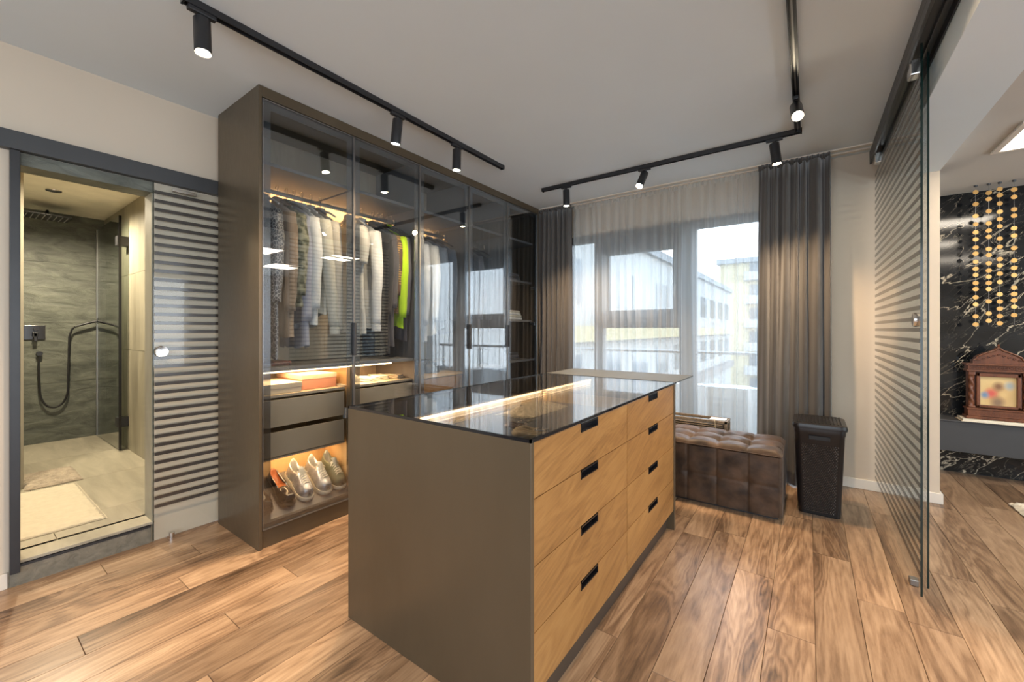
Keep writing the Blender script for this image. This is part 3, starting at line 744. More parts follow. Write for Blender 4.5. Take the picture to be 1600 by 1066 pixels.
garment('blouse', 'blouse', RX, 1.555, R1, .62, cloth('ecru_silk', (.42, .38, .31)), 'ecru blouse hanging just left of the gap between first and second doors', sleeve=.72, seed=8, hmat='white', swing=.03)
garment('shirt', 'shirt', RX, 1.775, R1, .84, cloth('ivory_linen', (.52, .50, .44)), 'short-sleeved ivory tee shirt hanging first behind the second wardrobe door', sleeve=.24, seed=9, hmat='white')
garment('shirt', 'shirt', RX, 1.885, R1, .80, cloth('bright_white_poplin', (.68, .67, .63)), 'bright white long-sleeved shirt hanging behind the second wardrobe door', sleeve=.68, seed=10, hmat='black', cuff=white_c, buttons=True)
garment('coat', 'coat', RX, 1.985, R1, 1.015, char_c, 'long charcoal coat hanging right of the bright white shirt', sleeve=.60, seed=11)
garment('jacket', 'jacket', RX, 2.035, R1, .96, grey_c, 'dark grey jersey jacket hanging just left of the plaid shirt', sleeve=.55, seed=12)
garment('shirt', 'shirt', RX, 2.075, R1, .70, plaid_c, 'gold and brown plaid shirt hanging left of the lime garment', sleeve=.45, seed=13, th=.02)
garment('jacket', 'jacket', RX+.004, 2.118, R1, .80, lime_c, 'vivid lime green jacket hanging behind the second wardrobe door', sleeve=.62, seed=14, th=.02, hw=.21)
garment('coat', 'coat', RX, 2.160, R1, .90, cloth('mauve_grey', (.12, .11, .12)), 'mauve-grey coat hanging right of the lime green jacket', sleeve=.60, seed=15, th=.018)
R3 = 2.10
garment('shirt', 'shirt', RX, 2.36, R3, .90, cloth('pale_poplin', (.50, .52, .54)), 'pale white shirt hanging first behind the third wardrobe door', sleeve=.66, seed=16)
garment('jacket', 'jacket', RX, 2.47, R3, .85, white_c, 'off-white jacket hanging second behind the third wardrobe door', sleeve=.62, seed=17)
garment('jacket', 'jacket', RX, 2.57, R3, .80, blue_c, 'blue-grey jacket hanging third behind the third wardrobe door', sleeve=.62, seed=18)
garment('jacket', 'jacket', RX, 2.68, R3, .84, cloth('slate_blue', (.07, .09, .12)), 'slate blue jacket hanging last behind the third wardrobe door', sleeve=.62, seed=19)
for i, (yy, mm, lb) in enumerate(((2.92, navy_c, 'navy wool coat hanging first behind the fourth wardrobe door'), (3.06, grey_c, 'grey coat hanging second behind the fourth wardrobe door'), (3.20, char_c, 'charcoal coat hanging last behind the fourth wardrobe door'))):
    garment('coat', 'coat', RX, yy, R3, 1.0, mm, lb, sleeve=.6, seed=20+i)
# low rail of the third bay
for yy, lb in ((2.30, 'empty clip hanger first on the lower wardrobe rail'), (2.38, 'empty clip hanger second on the lower wardrobe rail'), (2.52, 'empty clip hanger last on the lower wardrobe rail')):
    H_ = thing('clothes_hanger', (RX, yy, .955), lb, 'clothes hanger')
    part('hook', MB().tube([(RX-.016, yy, .967), (RX-.010, yy, .981), (RX, yy, .985), (RX+.012, yy, .979), (RX+.016, yy, .965), (RX+.004, yy, .932), (RX, yy, .912)], .0024, 6), chrome, H_, smooth=True)
    part('bar', MB().cyl((RX-.13, yy, .910), (RX+.13, yy, .910), .005, n=8), chrome, H_)
    for s_ in (-1, 1): part('clip', BX(RX+s_*.09-.012, RX+s_*.09+.012, yy-.008, yy+.008, .885, .918), black_m, H_, bevel=.002)
def handbag(x, y, z, w, d, h, mat, label):
    T = thing('handbag', (x, y, z), label, 'handbag')
    loft_ = []
    P = lambda k, dd: [(x+math.copysign(abs(math.cos(a))**.4, math.cos(a))*d/2*dd, y+math.copysign(abs(math.sin(a))**.4, math.sin(a))*w/2*k) for a in [2*PI*i/28 for i in range(28)]]
    lv = [(P(.94, .9), z), (P(1, 1), z+.012), (P(.98, .9), z+h*.6), (P(.90, .6), z+h*.93), (P(.86, .4), z+h)]
    vs = [(a, b_, zz) for Q, zz in lv for a, b_ in Q]; n = 28
    fs = [(j*n+k, j*n+(k+1) % n, (j+1)*n+(k+1) % n, (j+1)*n+k) for j in range(4) for k in range(n)] + [tuple(range(n))[::-1], tuple(range(4*n, 5*n))]
    part('body', MB().add(vs, fs), mat, T, smooth='full')
    part('handle', MB().tube([(x, y+w*.28*math.cos(a), z+h-.004+.030*math.sin(a)) for a in [PI*i/14 for i in range(15)]], .004, 8), mat, T, smooth=True)
    part('clasp', BX(x+d*.33, x+d*.36, y-.012, y+.012, z+h*.62, z+h*.78), chrome, T, bevel=.002)
bagm = plain('black_grain_leather', (.015, .015, .017), .4, bmp=.3, bscale=300)
handbag(-2.70, 2.34, .851, .17, .10, .085, bagm, 'small black leather handbag on the left of the oak shelf behind the third door')
handbag(-2.72, 2.54, .851, .16, .10, .080, plain('dark_blue_leather', (.02, .025, .04), .4), 'small dark blue handbag on the right of the oak shelf behind the third door')
part('drawer', BX(DFX-.018, DFX, 2.225, 2.775, .66, .822), oak_m, W_, bevel=.0015)

# folded things on the shelves of the last bay
def folded(x0, x1, y0, y1, z, n, mats, label, cat='folded clothes', name='folded_clothes'):
    T = thing(name, ((x0+x1)/2, (y0+y1)/2, z), label, cat)
    for k in range(n):
        def fn(u, v, k=k):
            a = 2*PI*u
            cx_ = (x0+x1)/2; cy_ = (y0+y1)/2; rx = (x1-x0)/2-.004*k; ry = (y1-y0)/2-.006*k
            cxx = math.copysign(abs(math.cos(a))**.35, math.cos(a)); syy = math.copysign(abs(math.sin(a))**.35, math.sin(a))
            zz = [0, .006, .019, .025, .025][int(round(v*4))]; sc = [.95, 1, 1, .95, 0.0][int(round(v*4))]
            return (cx_+rx*cxx*sc+.004*math.sin(a*3+k), cy_+ry*syy*sc, z+k*.026+zz+(.003*math.sin(a*2+k) if v > .3 else 0))
        part('folded_layer', MB().grid(fn, 32, 5, closeu=True), mats[k % len(mats)], T, smooth='full')
    return T
folded(-2.98, -2.60, 3.43, 3.86, 1.341, 4, [white_c, cream], 'folded pile of white knitwear on a shelf behind the last wardrobe door')
folded(-2.98, -2.60, 3.43, 3.80, .901, 3, [char_c, grey_c], 'folded pile of dark clothes low behind the last wardrobe door')
folded(-2.98, -2.60, 3.45, 3.82, 1.771, 3, [grey_c, char_c], 'folded pile of grey blankets high behind the last wardrobe door')
folded(-2.92, -2.62, 1.08, 1.30, 1.011, 1, [pattern('red_snakeskin', (.25, .06, .04), (.08, .03, .03), 60, 'F1', (.3, .5), .4)], 'folded red-brown patterned scarf lying on the wardrobe shelf under the coats')

# boxes & caps on drawer unit
def lidbox(x0, x1, y0, y1, z0, z1, mat, label, lidm=None, name='storage_box'):
    T = thing(name, ((x0+x1)/2, (y0+y1)/2, z0), label, 'box')
    part('body', BX(x0+.003, x1-.003, y0+.003, y1-.003, z0, z1-.02), mat, T, bevel=.002)
    part('lid', BX(x0, x1, y0, y1, z1-.03, z1), lidm or mat, T, bevel=.002)
lidbox(-2.92, -2.585, 1.075, 1.33, .846, .905, plain('ivory_card', (.50, .45, .36), .6), 'low ivory box on the drawers behind the first wardrobe door')
lidbox(-2.96, -2.62, 1.345, 1.585, .846, .940, plain('coral_card', (.58, .26, .16), .6), 'taller coral-pink box with pale lid on the wardrobe drawers', plain('pale_coral_card', (.66, .45, .32), .6))
def cap(x, y, z, mat, label, rz=0):
    M = Matrix.Translation((x, y, z)) @ Matrix.Rotation(rz, 4, 'Z')
    T = thing('baseball_cap', (x, y, z), label, 'cap')
    part('crown', MB().lathe([(.085, 0), (.084, .02), (.074, .045), (.05, .065), (.02, .073), (0, .075)], 24, M), mat, T, smooth=True)
    def bf(u, v):
        a = -1.05+2.1*u; r = .083+.065*v*math.cos(a)**.5; return (r*math.cos(a), r*math.sin(a)*.95, .006-.012*v+.01*math.cos(a*1.2))
    part('brim', MB().grid(bf, 14, 5, M), mat, T, smooth='full', solid=.003)
    part('button', MB().lathe([(.006, .074), (.005, .079), (0, .08)], 8, M), mat, T)
cap(-2.70, 1.715, .846, cream, 'cream baseball cap on the drawers behind the gap of the first two doors', -.6)
def paper(x, y, z, rz, mat, label, sx=.10, sy=.14, tilt=0):
    T = thing('folded_shirt', (x, y, z), label, 'folded clothes')
    M = Matrix.Translation((x, y, z)) @ Matrix.Rotation(rz, 4, 'Z') @ Matrix.Rotation(tilt, 4, 'Y')
    for k in range(3):
        def fn(u, v, k=k): return ((u-.5)*2*sx*(1-.05*k), (v-.5)*2*sy*(1-.04*k), .004+k*.010+.006*noise.noise(Vector((u*4, v*4, rz+k))))
        part('fold', MB().grid(fn, 10, 10, M), mat, T, smooth='full', solid=.007)
paper(-2.72, 1.88, .850, .4, white_c, 'white folded top lying left on the drawers behind the second door', .09, .07)
paper(-2.76, 2.02, .850, -.3, cream, 'cream folded top lying middle on the drawers behind the second door', .10, .055)
paper(-2.70, 2.12, .850, .2, cloth('sand_linen', (.45, .38, .28)), 'sand folded top lying right on the drawers behind the second door', .08, .035)

# shoes
def shoe(x, y, z, yaw, pitch, mats, label, low=False, name='sneaker', L=.272):
    upper, sole, lining, lace = mats
    T = thing(name, (x, y, z), label, 'shoe')
    T.rotation_euler = Matrix.Rotation(yaw, 4, 'Z').to_3x3().to_euler() if not pitch else (Matrix.Rotation(yaw, 3, 'Z') @ Matrix.Rotation(pitch, 3, 'Y')).to_euler()
    def wid(t_): # half width along length, 0 heel 1 toe
        T_ = ((0, .018), (.03, .027), (.08, .032), (.2, .035), (.38, .035), (.55, .041), (.72, .047), (.85, .044), (.93, .035), (.98, .022), (1.0, .010))
        for (a0, w0), (a1, w1) in zip(T_, T_[1:]):
            if t_ <= a1: return w0+(w1-w0)*(t_-a0)/(a1-a0)
        return .010
    def outline(s=1.0, n=36):
        P = []
        for k in range(n):
            a = 2*PI*k/n; t_ = .5-.5*math.cos(a)
            P.append((L*(t_-.0)+(.006*(s-1)*50)*(t_-.5), (1 if a < PI else -1)*max(.004, wid(t_))*s))
        return P
    # sole (curved up at toe)
    n = 36; O = outline(1.06, n); vs = []
    lev = [(0, .93), (.006, 1.0), (.022, 1.02), (.030, .98)]
    for dz, s in lev:
        for (px, py) in O:
            t_ = px/L; up = .012*max(0, (t_-.75)/.25)**2
            vs.append((L/2+(px-L/2)*s, py*s, dz*(1.0+.35*(1-t_))+up))
    fs = [(j*n+k, j*n+(k+1) % n, (j+1)*n+(k+1) % n, (j+1)*n+k) for j in range(3) for k in range(n)] + [tuple(range(n))[::-1], tuple(range(3*n, 4*n))]
    mb = MB().add(vs, fs)
    o = mb.build('sole', sole, None, smooth=True); o.parent = T
    # upper loft
    NS = 26; NR = 21; vs = []; mi = []
    def hgt(t_):
        if low: base = .062-.012*math.sin(t_*PI)+ (-.012 if t_ > .5 else 0)
        else:
            base = .098-.020*math.sin(min(1, t_/.42)*PI) if t_ < .42 else .098-.058*((t_-.42)/.58)**.8
        return base if t_ < .93 else base*(1-((t_-.93)/.07)**2*.55)
    for j in range(NS+1):
        t_ = j/NS; tt = .02+.965*t_
        w_ = wid(tt)*(.99 if 0 < j < NS else .7); h = hgt(t_)
        zb = .028+.010*(1-tt)+.012*max(0, (tt-.75)/.25)**2
        opening = max(0, math.sin(min(1, max(0, (t_-.03)/.42))*PI))**.5 if t_ < .45 else 0
        if low: opening = max(0, math.sin(min(1, max(0, (t_-.03)/.52))*PI))**.5 if t_ < .55 else 0
        for k in range(NR):
            s = -1+2*k/(NR-1); a = abs(s)
            if a > .45:   # side wall
                q = (1-a)/.55; px = tt*L; py = math.copysign(w_*(1-.30*q**1.6), s); pz = zb+(h)*q**.8
            else:
                q = a/.45; py = math.copysign(w_*.70*q**(.9), s); pz = zb+h+(.010*(1-q*q))*(1-opening)-opening*(h-.012)*(1-q**6); px = tt*L
            vs.append((px, py, pz))
    mb = MB()
    fs = []
    for j in range(NS):
        for k in range(NR-1):
            fs.append((j*NR+k, j*NR+k+1, (j+1)*NR+k+1, (j+1)*NR+k))
    mb.add(vs, fs)
    for q, f_ in enumerate(fs):
        j = f_[0]//NR; k = f_[0] % NR; mb.mi[q] = 1 if (j/NS < (.43 if not low else .53) and 6 <= k <= 13) else 0
    o = mb.build('upper', [upper, lining], None, smooth='full'); o.parent = T; md = o.modifiers.new('s', 'SOLIDIFY'); md.thickness = .002
    if lace:
        lm = MB()
        for k in range(6):
            t_ = .45+.058*k; px = t_*L; zz = .028+hgt(t_)+.012
            lm.tube([(px-.006, -.024, zz-.008), (px, -.010, zz), (px+.004, .010, zz), (px+.008, .024, zz-.008)], .0030, 6)
            lm.tube([(px+.008, -.024, zz-.009), (px+.003, -.008, zz+.002), (px-.002, .010, zz+.002), (px-.006, .024, zz-.009)], .0026, 6)
        lm.tube([(.42*L, 0, .125), (.44*L, .02, .135), (.50*L, .034, .12), (.48*L, .02, .12), (.42*L, 0, .125)], .0022, 6)
        lm.tube([(.42*L, 0, .125), (.44*L, -.02, .135), (.52*L, -.034, .118), (.48*L, -.02, .12), (.42*L, 0, .125)], .0022, 6)
        o = lm.build('laces', lace, None, smooth=True); o.parent = T
        tg_ = MB().grid(lambda u, v: ((.36+.30*u)*L, (v-.5)*.036*(1-.3*u), .034+hgt(.36+.3*u)+.008*(1-abs(v-.5)*2)-.001+ (.02*(1-u) )), 8, 6)
        o = tg_.build('tongue', lining, None, smooth='full'); o.parent = T
    return T
silver = plain('silver_leather', (.50, .50, .50), .27, .6, var=.35, scale=30)
silver2 = plain('dark_glitter', (.22, .22, .25), .35, .6, var=.9, scale=120)
solew = plain('ivory_rubber', (.62, .57, .45), .6); olive_s = plain('olive_suede', (.14, .14, .085), .8, var=.2)
lin_g = plain('grey_lining', (.28, .28, .25), .8); lace_w = plain('ivory_lace', (.66, .62, .50), .7)
tan_in = plain('tan_insole', (.26, .075, .018), .5, var=.3, scale=40); blk_l = plain('black_patent', (.012, .011, .012), .12)
PT = .44
def sh(y, mats, lb, yaw=0, **k):
    return shoe(-2.80, y, .262, yaw, PT, mats, lb, **k)
sh(1.105, (blk_l, blk_l, tan_in, None), 'left shoe of the black loafers with tan insole, leftmost on the rack', low=True, name='loafer')
sh(1.225, (blk_l, blk_l, tan_in, None), 'right shoe of the black loafers with tan insole, next to the silver sneakers', low=True, name='loafer', yaw=.05)
sh(1.345, (silver, solew, lin_g, lace_w), 'silver sneaker beside the black loafers on the shoe rack', yaw=.02)
sh(1.465, (silver, solew, lin_g, lace_w), 'silver sneaker beside the olive sneaker on the shoe rack', yaw=.04)
sh(1.575, (olive_s, solew, lin_g, lace_w), 'olive green sneaker at the right end of the shoe rack', yaw=.0)

# ------------------------------------------------------------------ island
IX0, IX1, IY0, IY1, IH = -1.60, -.665, 1.02, 2.66, .905
I = thing('dressing_island', (-1.13, 1.84, 0), 'taupe dressing island with smoked glass top and oak drawers in the middle of the room', 'kitchen island' if False else 'island')
part('end_panel', BX(IX0, IX1, IY0, IY0+.018, 0, IH-.008), taupe, I, bevel=.0015)
part('end_panel', BX(IX0, IX1, IY1-.03, IY1, 0, IH-.008), taupe, I, bevel=.0015)
part('side_panel', BX(IX0, IX0+.018, IY0+.018, IY1-.03, .10, IH-.008), taupe, I, bevel=.0015)
part('toe_kick', MB().box(IX1-.06, IX1-.045, IY0+.018, IY1-.03, 0, .115), plain('toe_kick_brown', (.05, .035, .025), .5), I)
part('toe_kick', MB().box(IX0+.04, IX0+.055, IY0+.018, IY1-.03, 0, .115), MATS['toe_kick_brown'], I)
part('carcass', MB().box(IX0+.018, IX1-.03, IY0+.018, IY1-.03, .115, .135).box(IX1-.036, IX1-.030, IY0+.018, IY1-.03, .135, .895).box(IX0+.018, IX1-.036, IY0+.018, IY1-.03, .70, .71), black_m, I)
part('glass_top', BX(IX0+.002, IX1-.002, IY0+.002, IY1-.002, IH-.006, IH), top_glass, I)
rim = MB(); rim.box(IX0, IX1, IY0, IY0+.006, IH-.009, IH+.001); rim.box(IX0, IX1, IY1-.006, IY1, IH-.009, IH+.001)
rim.box(IX0, IX0+.006, IY0, IY1, IH-.009, IH+.001); rim.box(IX1-.006, IX1, IY0, IY1, IH-.009, IH+.001)
part('glass_rim', rim, blackgloss, I)
# inner trays
lining = MB(); lining.box(-1.235, -1.215, IY0+.02, IY1-.03, .835, .893); lining.box(-1.215, IX1-.036, 1.955, 1.97, .835, .893)
part('tray_divider', lining, oakin_m, I)
part('tray_wall', MB().box(IX0+.018, -1.235, IY0+.02, IY1-.03, .80, .81), black_m, I)
part('tray_edge', MB().box(-1.215, -1.205, IY0+.02, IY1-.03, .836, .848), plain('pale_oak_edge', (.6, .5, .33), .5), I)
part('tray_liner', MB().box(-1.205, IX1-.038, IY0+.02, 1.955, .835, .84).box(-1.205, IX1-.038, 1.97, IY1-.03, .835, .84), cloth('black_felt', (.018, .017, .017), .95), I)
part('led_strip', BX(-1.213, -1.205, IY0+.06, IY1-.06, .884, .893), emit('led_strip_island', (1, .74, .40), 6), I)
light('AREA', (-1.19, 1.84, .883), 1.2, (1, .74, .48), (0, -.9, 0), .012, 1.45)
# drawers
cols = ((IY0+.020, 1.828, 1.358, 1.506), (1.832, IY1-.032, 2.140, 2.296))
zs = [.122, .317, .517, .722, .893]
for ci, (ya, yb, ha, hb) in enumerate(cols):
    for r in range(4):
        z0, z1 = zs[r]+.0015, zs[r+1]-.0015
        hh = .033; x1 = IX1-.004; x0 = x1-.02
        d = MB()
        d.box(x0, x1, ya, ha, z0, z1); d.box(x0, x1, hb, yb, z0, z1); d.box(x0, x1, ha, hb, z0, z1-hh)
        dd = part('drawer', d, oak_m, I, loc=(x1-.01, (ya+yb)/2, (z0+z1)/2))
        h_ = MB(); e = .004
        h_.box(x1-.022, x1+.0015, ha, ha+e, z1-hh, z1); h_.box(x1-.022, x1+.0015, hb-e, hb, z1-hh, z1)
        h_.box(x1-.022, x1+.0015, ha, hb, z1-hh, z1-hh+e); h_.box(x1-.006, x1+.0015, ha, hb, z1-.006, z1)
        h_.box(x1-.028, x1-.022, ha, hb, z1-hh, z1)
        part('handle', h_, blackgloss, dd, loc=None)
part('side_leaf', BX(IX0-.0, IX1+.002, IY1+.001, 3.13, IH-.006, IH+.002), plain('grey_metal_leaf', (.06, .065, .064), .5, .1, var=.05), I, bevel=.001)
part('leaf_bracket', MB().box(-1.5, -1.47, IY1, 3.0, IH-.03, IH-.006).box(-.80, -.77, IY1, 3.0, IH-.03, IH-.006), black_m, I)
# contents
belt_m = wood('braided_leather', [(.3, (.22, .15, .08)), (.5, (.38, .28, .15)), (.8, (.55, .43, .26))], 0, 8, .6, tonevar=0)
def coil(x, y, z, r0, turns, rad, mat, label, name, cat):
    T = thing(name, (x, y, z), label, cat)
    pts = []
    for k in range(int(turns*24)+1):
        a = 2*PI*k/24; r = r0-.006*k/24*1.6
        pts.append((x+r*math.cos(a)*1.15, y+r*math.sin(a), z+rad+.002+.004*math.sin(a*3)+.004*k/24))
    part('strap', MB().tube(pts, rad, 8), mat, T, smooth=True)
    part('buckle', MB().tube([(x+r0*1.15-.02, y-.02, z+.03), (x+r0*1.15+.02, y-.02, z+.034), (x+r0*1.15+.02, y+.015, z+.034), (x+r0*1.15-.02, y+.015, z+.03), (x+r0*1.15-.02, y-.02, z+.03)], .003, 6), chrome, T)
coil(-.84, 1.27, .841, .055, 3, .008, belt_m, 'coiled tan braided belt nearest the corner under the island glass', 'belt', 'belt')
coil(-.945, 1.335, .841, .040, 2, .006, plain('brown_leather', (.10, .05, .028), .4), 'small coiled dark brown belt beside the braided belt under the glass', 'belt', 'belt')
sc_ = thing('woven_scarf', (-1.07, 1.68, .84), 'beige fringed woven scarf lying bundled in the island tray', 'scarf')
def scf(u, v):
    a = (u-.5)*2; b2 = (v-.5)*2
    h = .030*max(0, 1-a*a)*max(0, 1-b2*b2)**.5
    return (-1.07+a*.085+.02*b2*noise.noise(Vector((u*5, v*5, 1))), 1.68+b2*.17+.02*noise.noise(Vector((u*4, v*4, 3))), .842+h*(1+.5*noise.noise(Vector((u*12, v*12, 2))))+.003)
part('cloth', MB().grid(scf, 40, 50), cloth('beige_weave', (.62, .52, .36), .9, .35, .6, .1, 60, (1, 1, 1)), sc_, smooth='full', solid=.003)
fr = MB()
for k in range(14): fr.tube([(-1.145+k*.011, 1.53-.0, .847), (-1.148+k*.011, 1.50, .846), (-1.152+k*.0115, 1.47+.008*(k % 3), .845)], .0018, 5)
o_ = part('fringe', fr, MATS['beige_weave'], sc_); o_['kind'] = 'stuff'
sg = thing('sunglasses', (-.85, 2.2, .84), 'dark sunglasses in the far tray of the island', 'sunglasses')
for s in (-1, 1):
    part('lens', MB().lathe([(0, 0), (.026, 0), (.026, .003), (0, .003)], 18, Matrix.Translation((-.85, 2.2+s*.033, .868)) @ Matrix.Rotation(PI/2, 4, 'Y')), blackgloss, sg)
    part('temple', MB().cyl((-.85, 2.2+s*.06, .870), (-.97, 2.2+s*.055, .85), .003, n=6), black_m, sg)
part('bridge', MB().cyl((-.85, 2.193, .872), (-.85, 2.207, .872), .003, n=6), black_m, sg)

# ------------------------------------------------------------------ ottoman
OX0, OX1, OYa, OYb, OHt = -1.28, -.135, 3.15, 3.66, .445
velv = plain('brown_velvet', (.062, .035, .020), .48, var=.6, scale=11, bmp=.35, bscale=60, spec=.35, sheen=.14)
m = velv
O = thing('tufted_ottoman', ((OX0+OX1)/2, (OYa+OYb)/2, 0), 'brown-grey velvet tufted ottoman bench below the window', 'ottoman')
NCX = 6; NCY = 3
def topf(u, v):
    x = OX0+(OX1-OX0)*u; y = OYa+(OYb-OYa)*v
    cu = u*NCX; cv = v*NCY
    du = abs(cu-round(cu)); dv = abs(cv-round(cv))
    eu = min(u, 1-u)*NCX; ev = min(v, 1-v)*NCY
    gx = 1-min(1, du/.09); gy = 1-min(1, dv/.09)
    interior = 1 if (round(cu) not in (0, NCX)) else 0; interior2 = 1 if (round(cv) not in (0, NCY)) else 0
    groove = max(.35*gx*interior, .35*gy*interior2)
    r = math.hypot(du, dv)/.40; pit = max(0, 1-r)**1.5 if interior and interior2 else 0
    edge = min(eu, ev); er = .030*(1-min(1, edge/.22))**2.4
    puff = .014*math.sin(min(1, (cu % 1))*PI)*math.sin((cv % 1)*PI)
    z = OHt-.008 + puff - .016*groove - .046*pit - er + .003*noise.noise(Vector((x*25, y*25, 0)))
    return (x, y, z)
part('tufted_top', MB().grid(topf, 150, 76), velv, O, smooth='full')
def sidef(axis, c, a0, a1, nc, outward):
    def fn(u, v):
        a = a0+(a1-a0)*u; z = .012+(OHt-.045-.012)*v + .004
        cu = u*nc; du = abs(cu-round(cu)); inn = round(cu) not in (0, nc)
        dv = abs(v-.5)
        g = 0
        if inn: g = .006*(1-min(1, du/.05))
        g = max(g, .004*(1-min(1, dv/.02)))
        if inn: g += .014*max(0, 1-math.hypot(du/.25, dv/.14))**2
        corner = .014*(1-min(1, min(u, 1-u)*nc/.12))**2
        b_ = .004*math.sin((cu % 1)*PI)
        off = c + outward*(b_-g-corner+.003*noise.noise(Vector((a*12, z*12, c))))
        return (a, off, z) if axis == 'y' else (off, a, z)
    return fn
part('side_upholstery', MB().grid(sidef('y', OYa, OX0, OX1, 6, -1), 160, 44), velv, O, smooth='full')
part('side_upholstery', MB().grid(sidef('y', OYb, OX0, OX1, 6, 1), 40, 10), velv, O, smooth='full')
part('side_upholstery', MB().grid(sidef('x', OX1, OYa, OYb, 3, 1), 80, 30), velv, O, smooth='full')
part('side_upholstery', MB().grid(sidef('x', OX0, OYa, OYb, 3, -1), 20, 10), velv, O, smooth='full')
for i in range(1, NCX):
    for j in range(1, NCY):
        x = OX0+(OX1-OX0)*i/NCX; y = OYa+(OYb-OYa)*j/NCY
        part('button', MB().lathe([(.011, 0), (.010, .004), (.005, .007), (0, .008)], 10, Matrix.Translation((x, y, OHt-.070))), velv, O, smooth=True)
def pip(z): return [(OX0+.004, OYa-.001, z), (OX1-.004, OYa-.001, z), (OX1+.001, OYa+.004, z), (OX1+.001, OYb-.004, z)]
part('piping', MB().tube(pip(OHt-.034), .0035, 6), velv, O, smooth=True)
part('base', BX(OX0+.02, OX1-.02, OYa+.02, OYb-.02, 0, .05), black_m, O)
# woven box behind the ottoman
wv = plain('rattan', (.22, .165, .11), .7, var=.3, scale=60)
B = thing('rattan_chest', (-.80, 3.78, 0), 'low woven rattan chest standing between the ottoman and the sheer curtain', 'chest')
cx0, cx1, cy0, cy1, ch = -1.25, -.525, 3.69, 3.86, .49
part('frame', MB().box(cx0, cx1, cy0, cy0+.014, ch-.022, ch).box(cx0, cx1, cy1-.014, cy1, ch-.022, ch).box(cx1-.014, cx1, cy0, cy1, ch-.022, ch).box(cx0, cx0+.014, cy0, cy1, ch-.022, ch)
     .box(cx1-.022, cx1, cy0, cy0+.022, 0, ch).box(cx0, cx0+.02, cy0, cy0+.02, 0, ch).box(cx1-.02, cx1, cy1-.02, cy1, 0, ch), wv, B, bevel=.003)
part('liner', BX(cx0+.01, cx1-.01, cy0+.010, cy1-.01, .01, ch-.03), plain('chest_inner', (.08, .06, .04), .8), B)
for k in range(14):
    z = ch-.034-k*.016
    part('woven_strand', MB().tube([(cx0+.01+i*.02, cy0+.004+.003*(1 if (i+k) % 2 else -1), z) for i in range(35)], .0058, 6), wv, B, smooth=True)
crd = MB().tube([(-.62, 3.70, .494), (-.615, 3.685, .485), (-.61, 3.68, .44), (-.60, 3.678, .40)], .003, 6)
part('cord', crd, plain('jute_cord', (.5, .42, .28), .8), B)
tag(part('card', BX(-.66, -.54, 3.71, 3.80, .4905, .4965), plain('white_card', (.7, .7, .68), .5), None, bevel=.001), 'small white card lying on the rattan chest', 'card')

# ------------------------------------------------------------------ hamper
Hm = thing('laundry_hamper', (.065, 3.55, 0), 'dark brown-black woven plastic laundry hamper with lid by the right curtain', 'laundry hamper')
m, t, b = nt('woven_plastic'); setp(b, (.075, .060, .050), .25)
hpl = m
hsol = plain('smooth_dark_plastic', (.011, .009, .009), .35)
hx0, hx1, hy0, hy1 = -.05, .175, 3.40, 3.70
def rrect(x0, x1, y0, y1, r, n=6):
    P = []
    for cx_, cy_, a0 in ((x1-r, y1-r, 0), (x0+r, y1-r, PI/2), (x0+r, y0+r, PI), (x1-r, y0+r, 1.5*PI)):
        for k in range(n+1):
            a = a0+PI/2*k/n; P.append((cx_+r*math.cos(a), cy_+r*math.sin(a)))
    return P
def loft(mb, levels):
    n = None; vs = []
    for P, z in levels:
        n = len(P); vs += [(a, b_, z) for a, b_ in P]
    fs = [(j*n+k, j*n+(k+1) % n, (j+1)*n+(k+1) % n, (j+1)*n+k) for j in range(len(levels)-1) for k in range(n)]
    fs += [tuple(range(n))[::-1], tuple(range((len(levels)-1)*n, len(levels)*n))]
    return mb.add(vs, fs)
tp = .022
lv_ = [(rrect(hx0, hx1, hy0, hy1, .03), .0), (rrect(hx0-.001, hx1+.001, hy0-.001, hy1, .03), .01), (rrect(hx0-tp, hx1+tp, hy0-tp, hy1+tp*.5, .035), .535), (rrect(hx0-tp-.004, hx1+tp+.004, hy0-tp-.004, hy1+tp*.5, .035), .545), (rrect(hx0-tp-.004, hx1+tp+.004, hy0-tp-.004, hy1+tp*.5, .035), .575)]
part('body', loft(MB(), lv_), hsol, Hm, smooth=True)
def wall_pt(s, z):   # front face point
    k = z/.535; xa = hx0-tp*k; xb = hx1+tp*k; return (xa+.030)+((xb-.030)-(xa+.030))*s, hy0-tp*k
wm = MB(); NB = 15; NZ = 42
for j in range(NZ):
    for i in range(NB):
        z = .025+j*.0108; s = (i+.5+(.5 if j % 2 else 0))/(NB+.5)
        px, py = wall_pt(s, z)
        wm.add([(px-.0062, py-.0002, z), (px, py-.0045, z-.0052), (px+.0062, py-.0002, z), (px, py-.0045, z+.0052), (px, py-.0075, z)], [(0, 1, 4), (1, 2, 4), (2, 3, 4), (3, 0, 4)])
for j in range(NZ):
    for i in range(18):
        z = .025+j*.0108; k = z/.535; s = (i+.5+(.5 if j % 2 else 0))/18.5
        py = hy0-tp*k+.035+(hy1-hy0-.04)*s; px = hx0-tp*k
        wm.add([(px, py-.0062, z), (px-.003, py, z-.0052), (px, py+.0062, z), (px-.003, py, z+.0052), (px-.004, py, z)], [(0, 1, 4), (1, 2, 4), (2, 3, 4), (3, 0, 4)])
o_ = part('weave', wm, hpl, Hm); o_['kind'] = 'stuff'
part('handle_slot', loft(MB(), [(rrect(.005, .12, hy0-tp-.0065, hy0-tp+.004, .003), .505), (rrect(.005, .12, hy0-tp-.0075, hy0-tp+.004, .003), .530)]), dark_in, Hm)
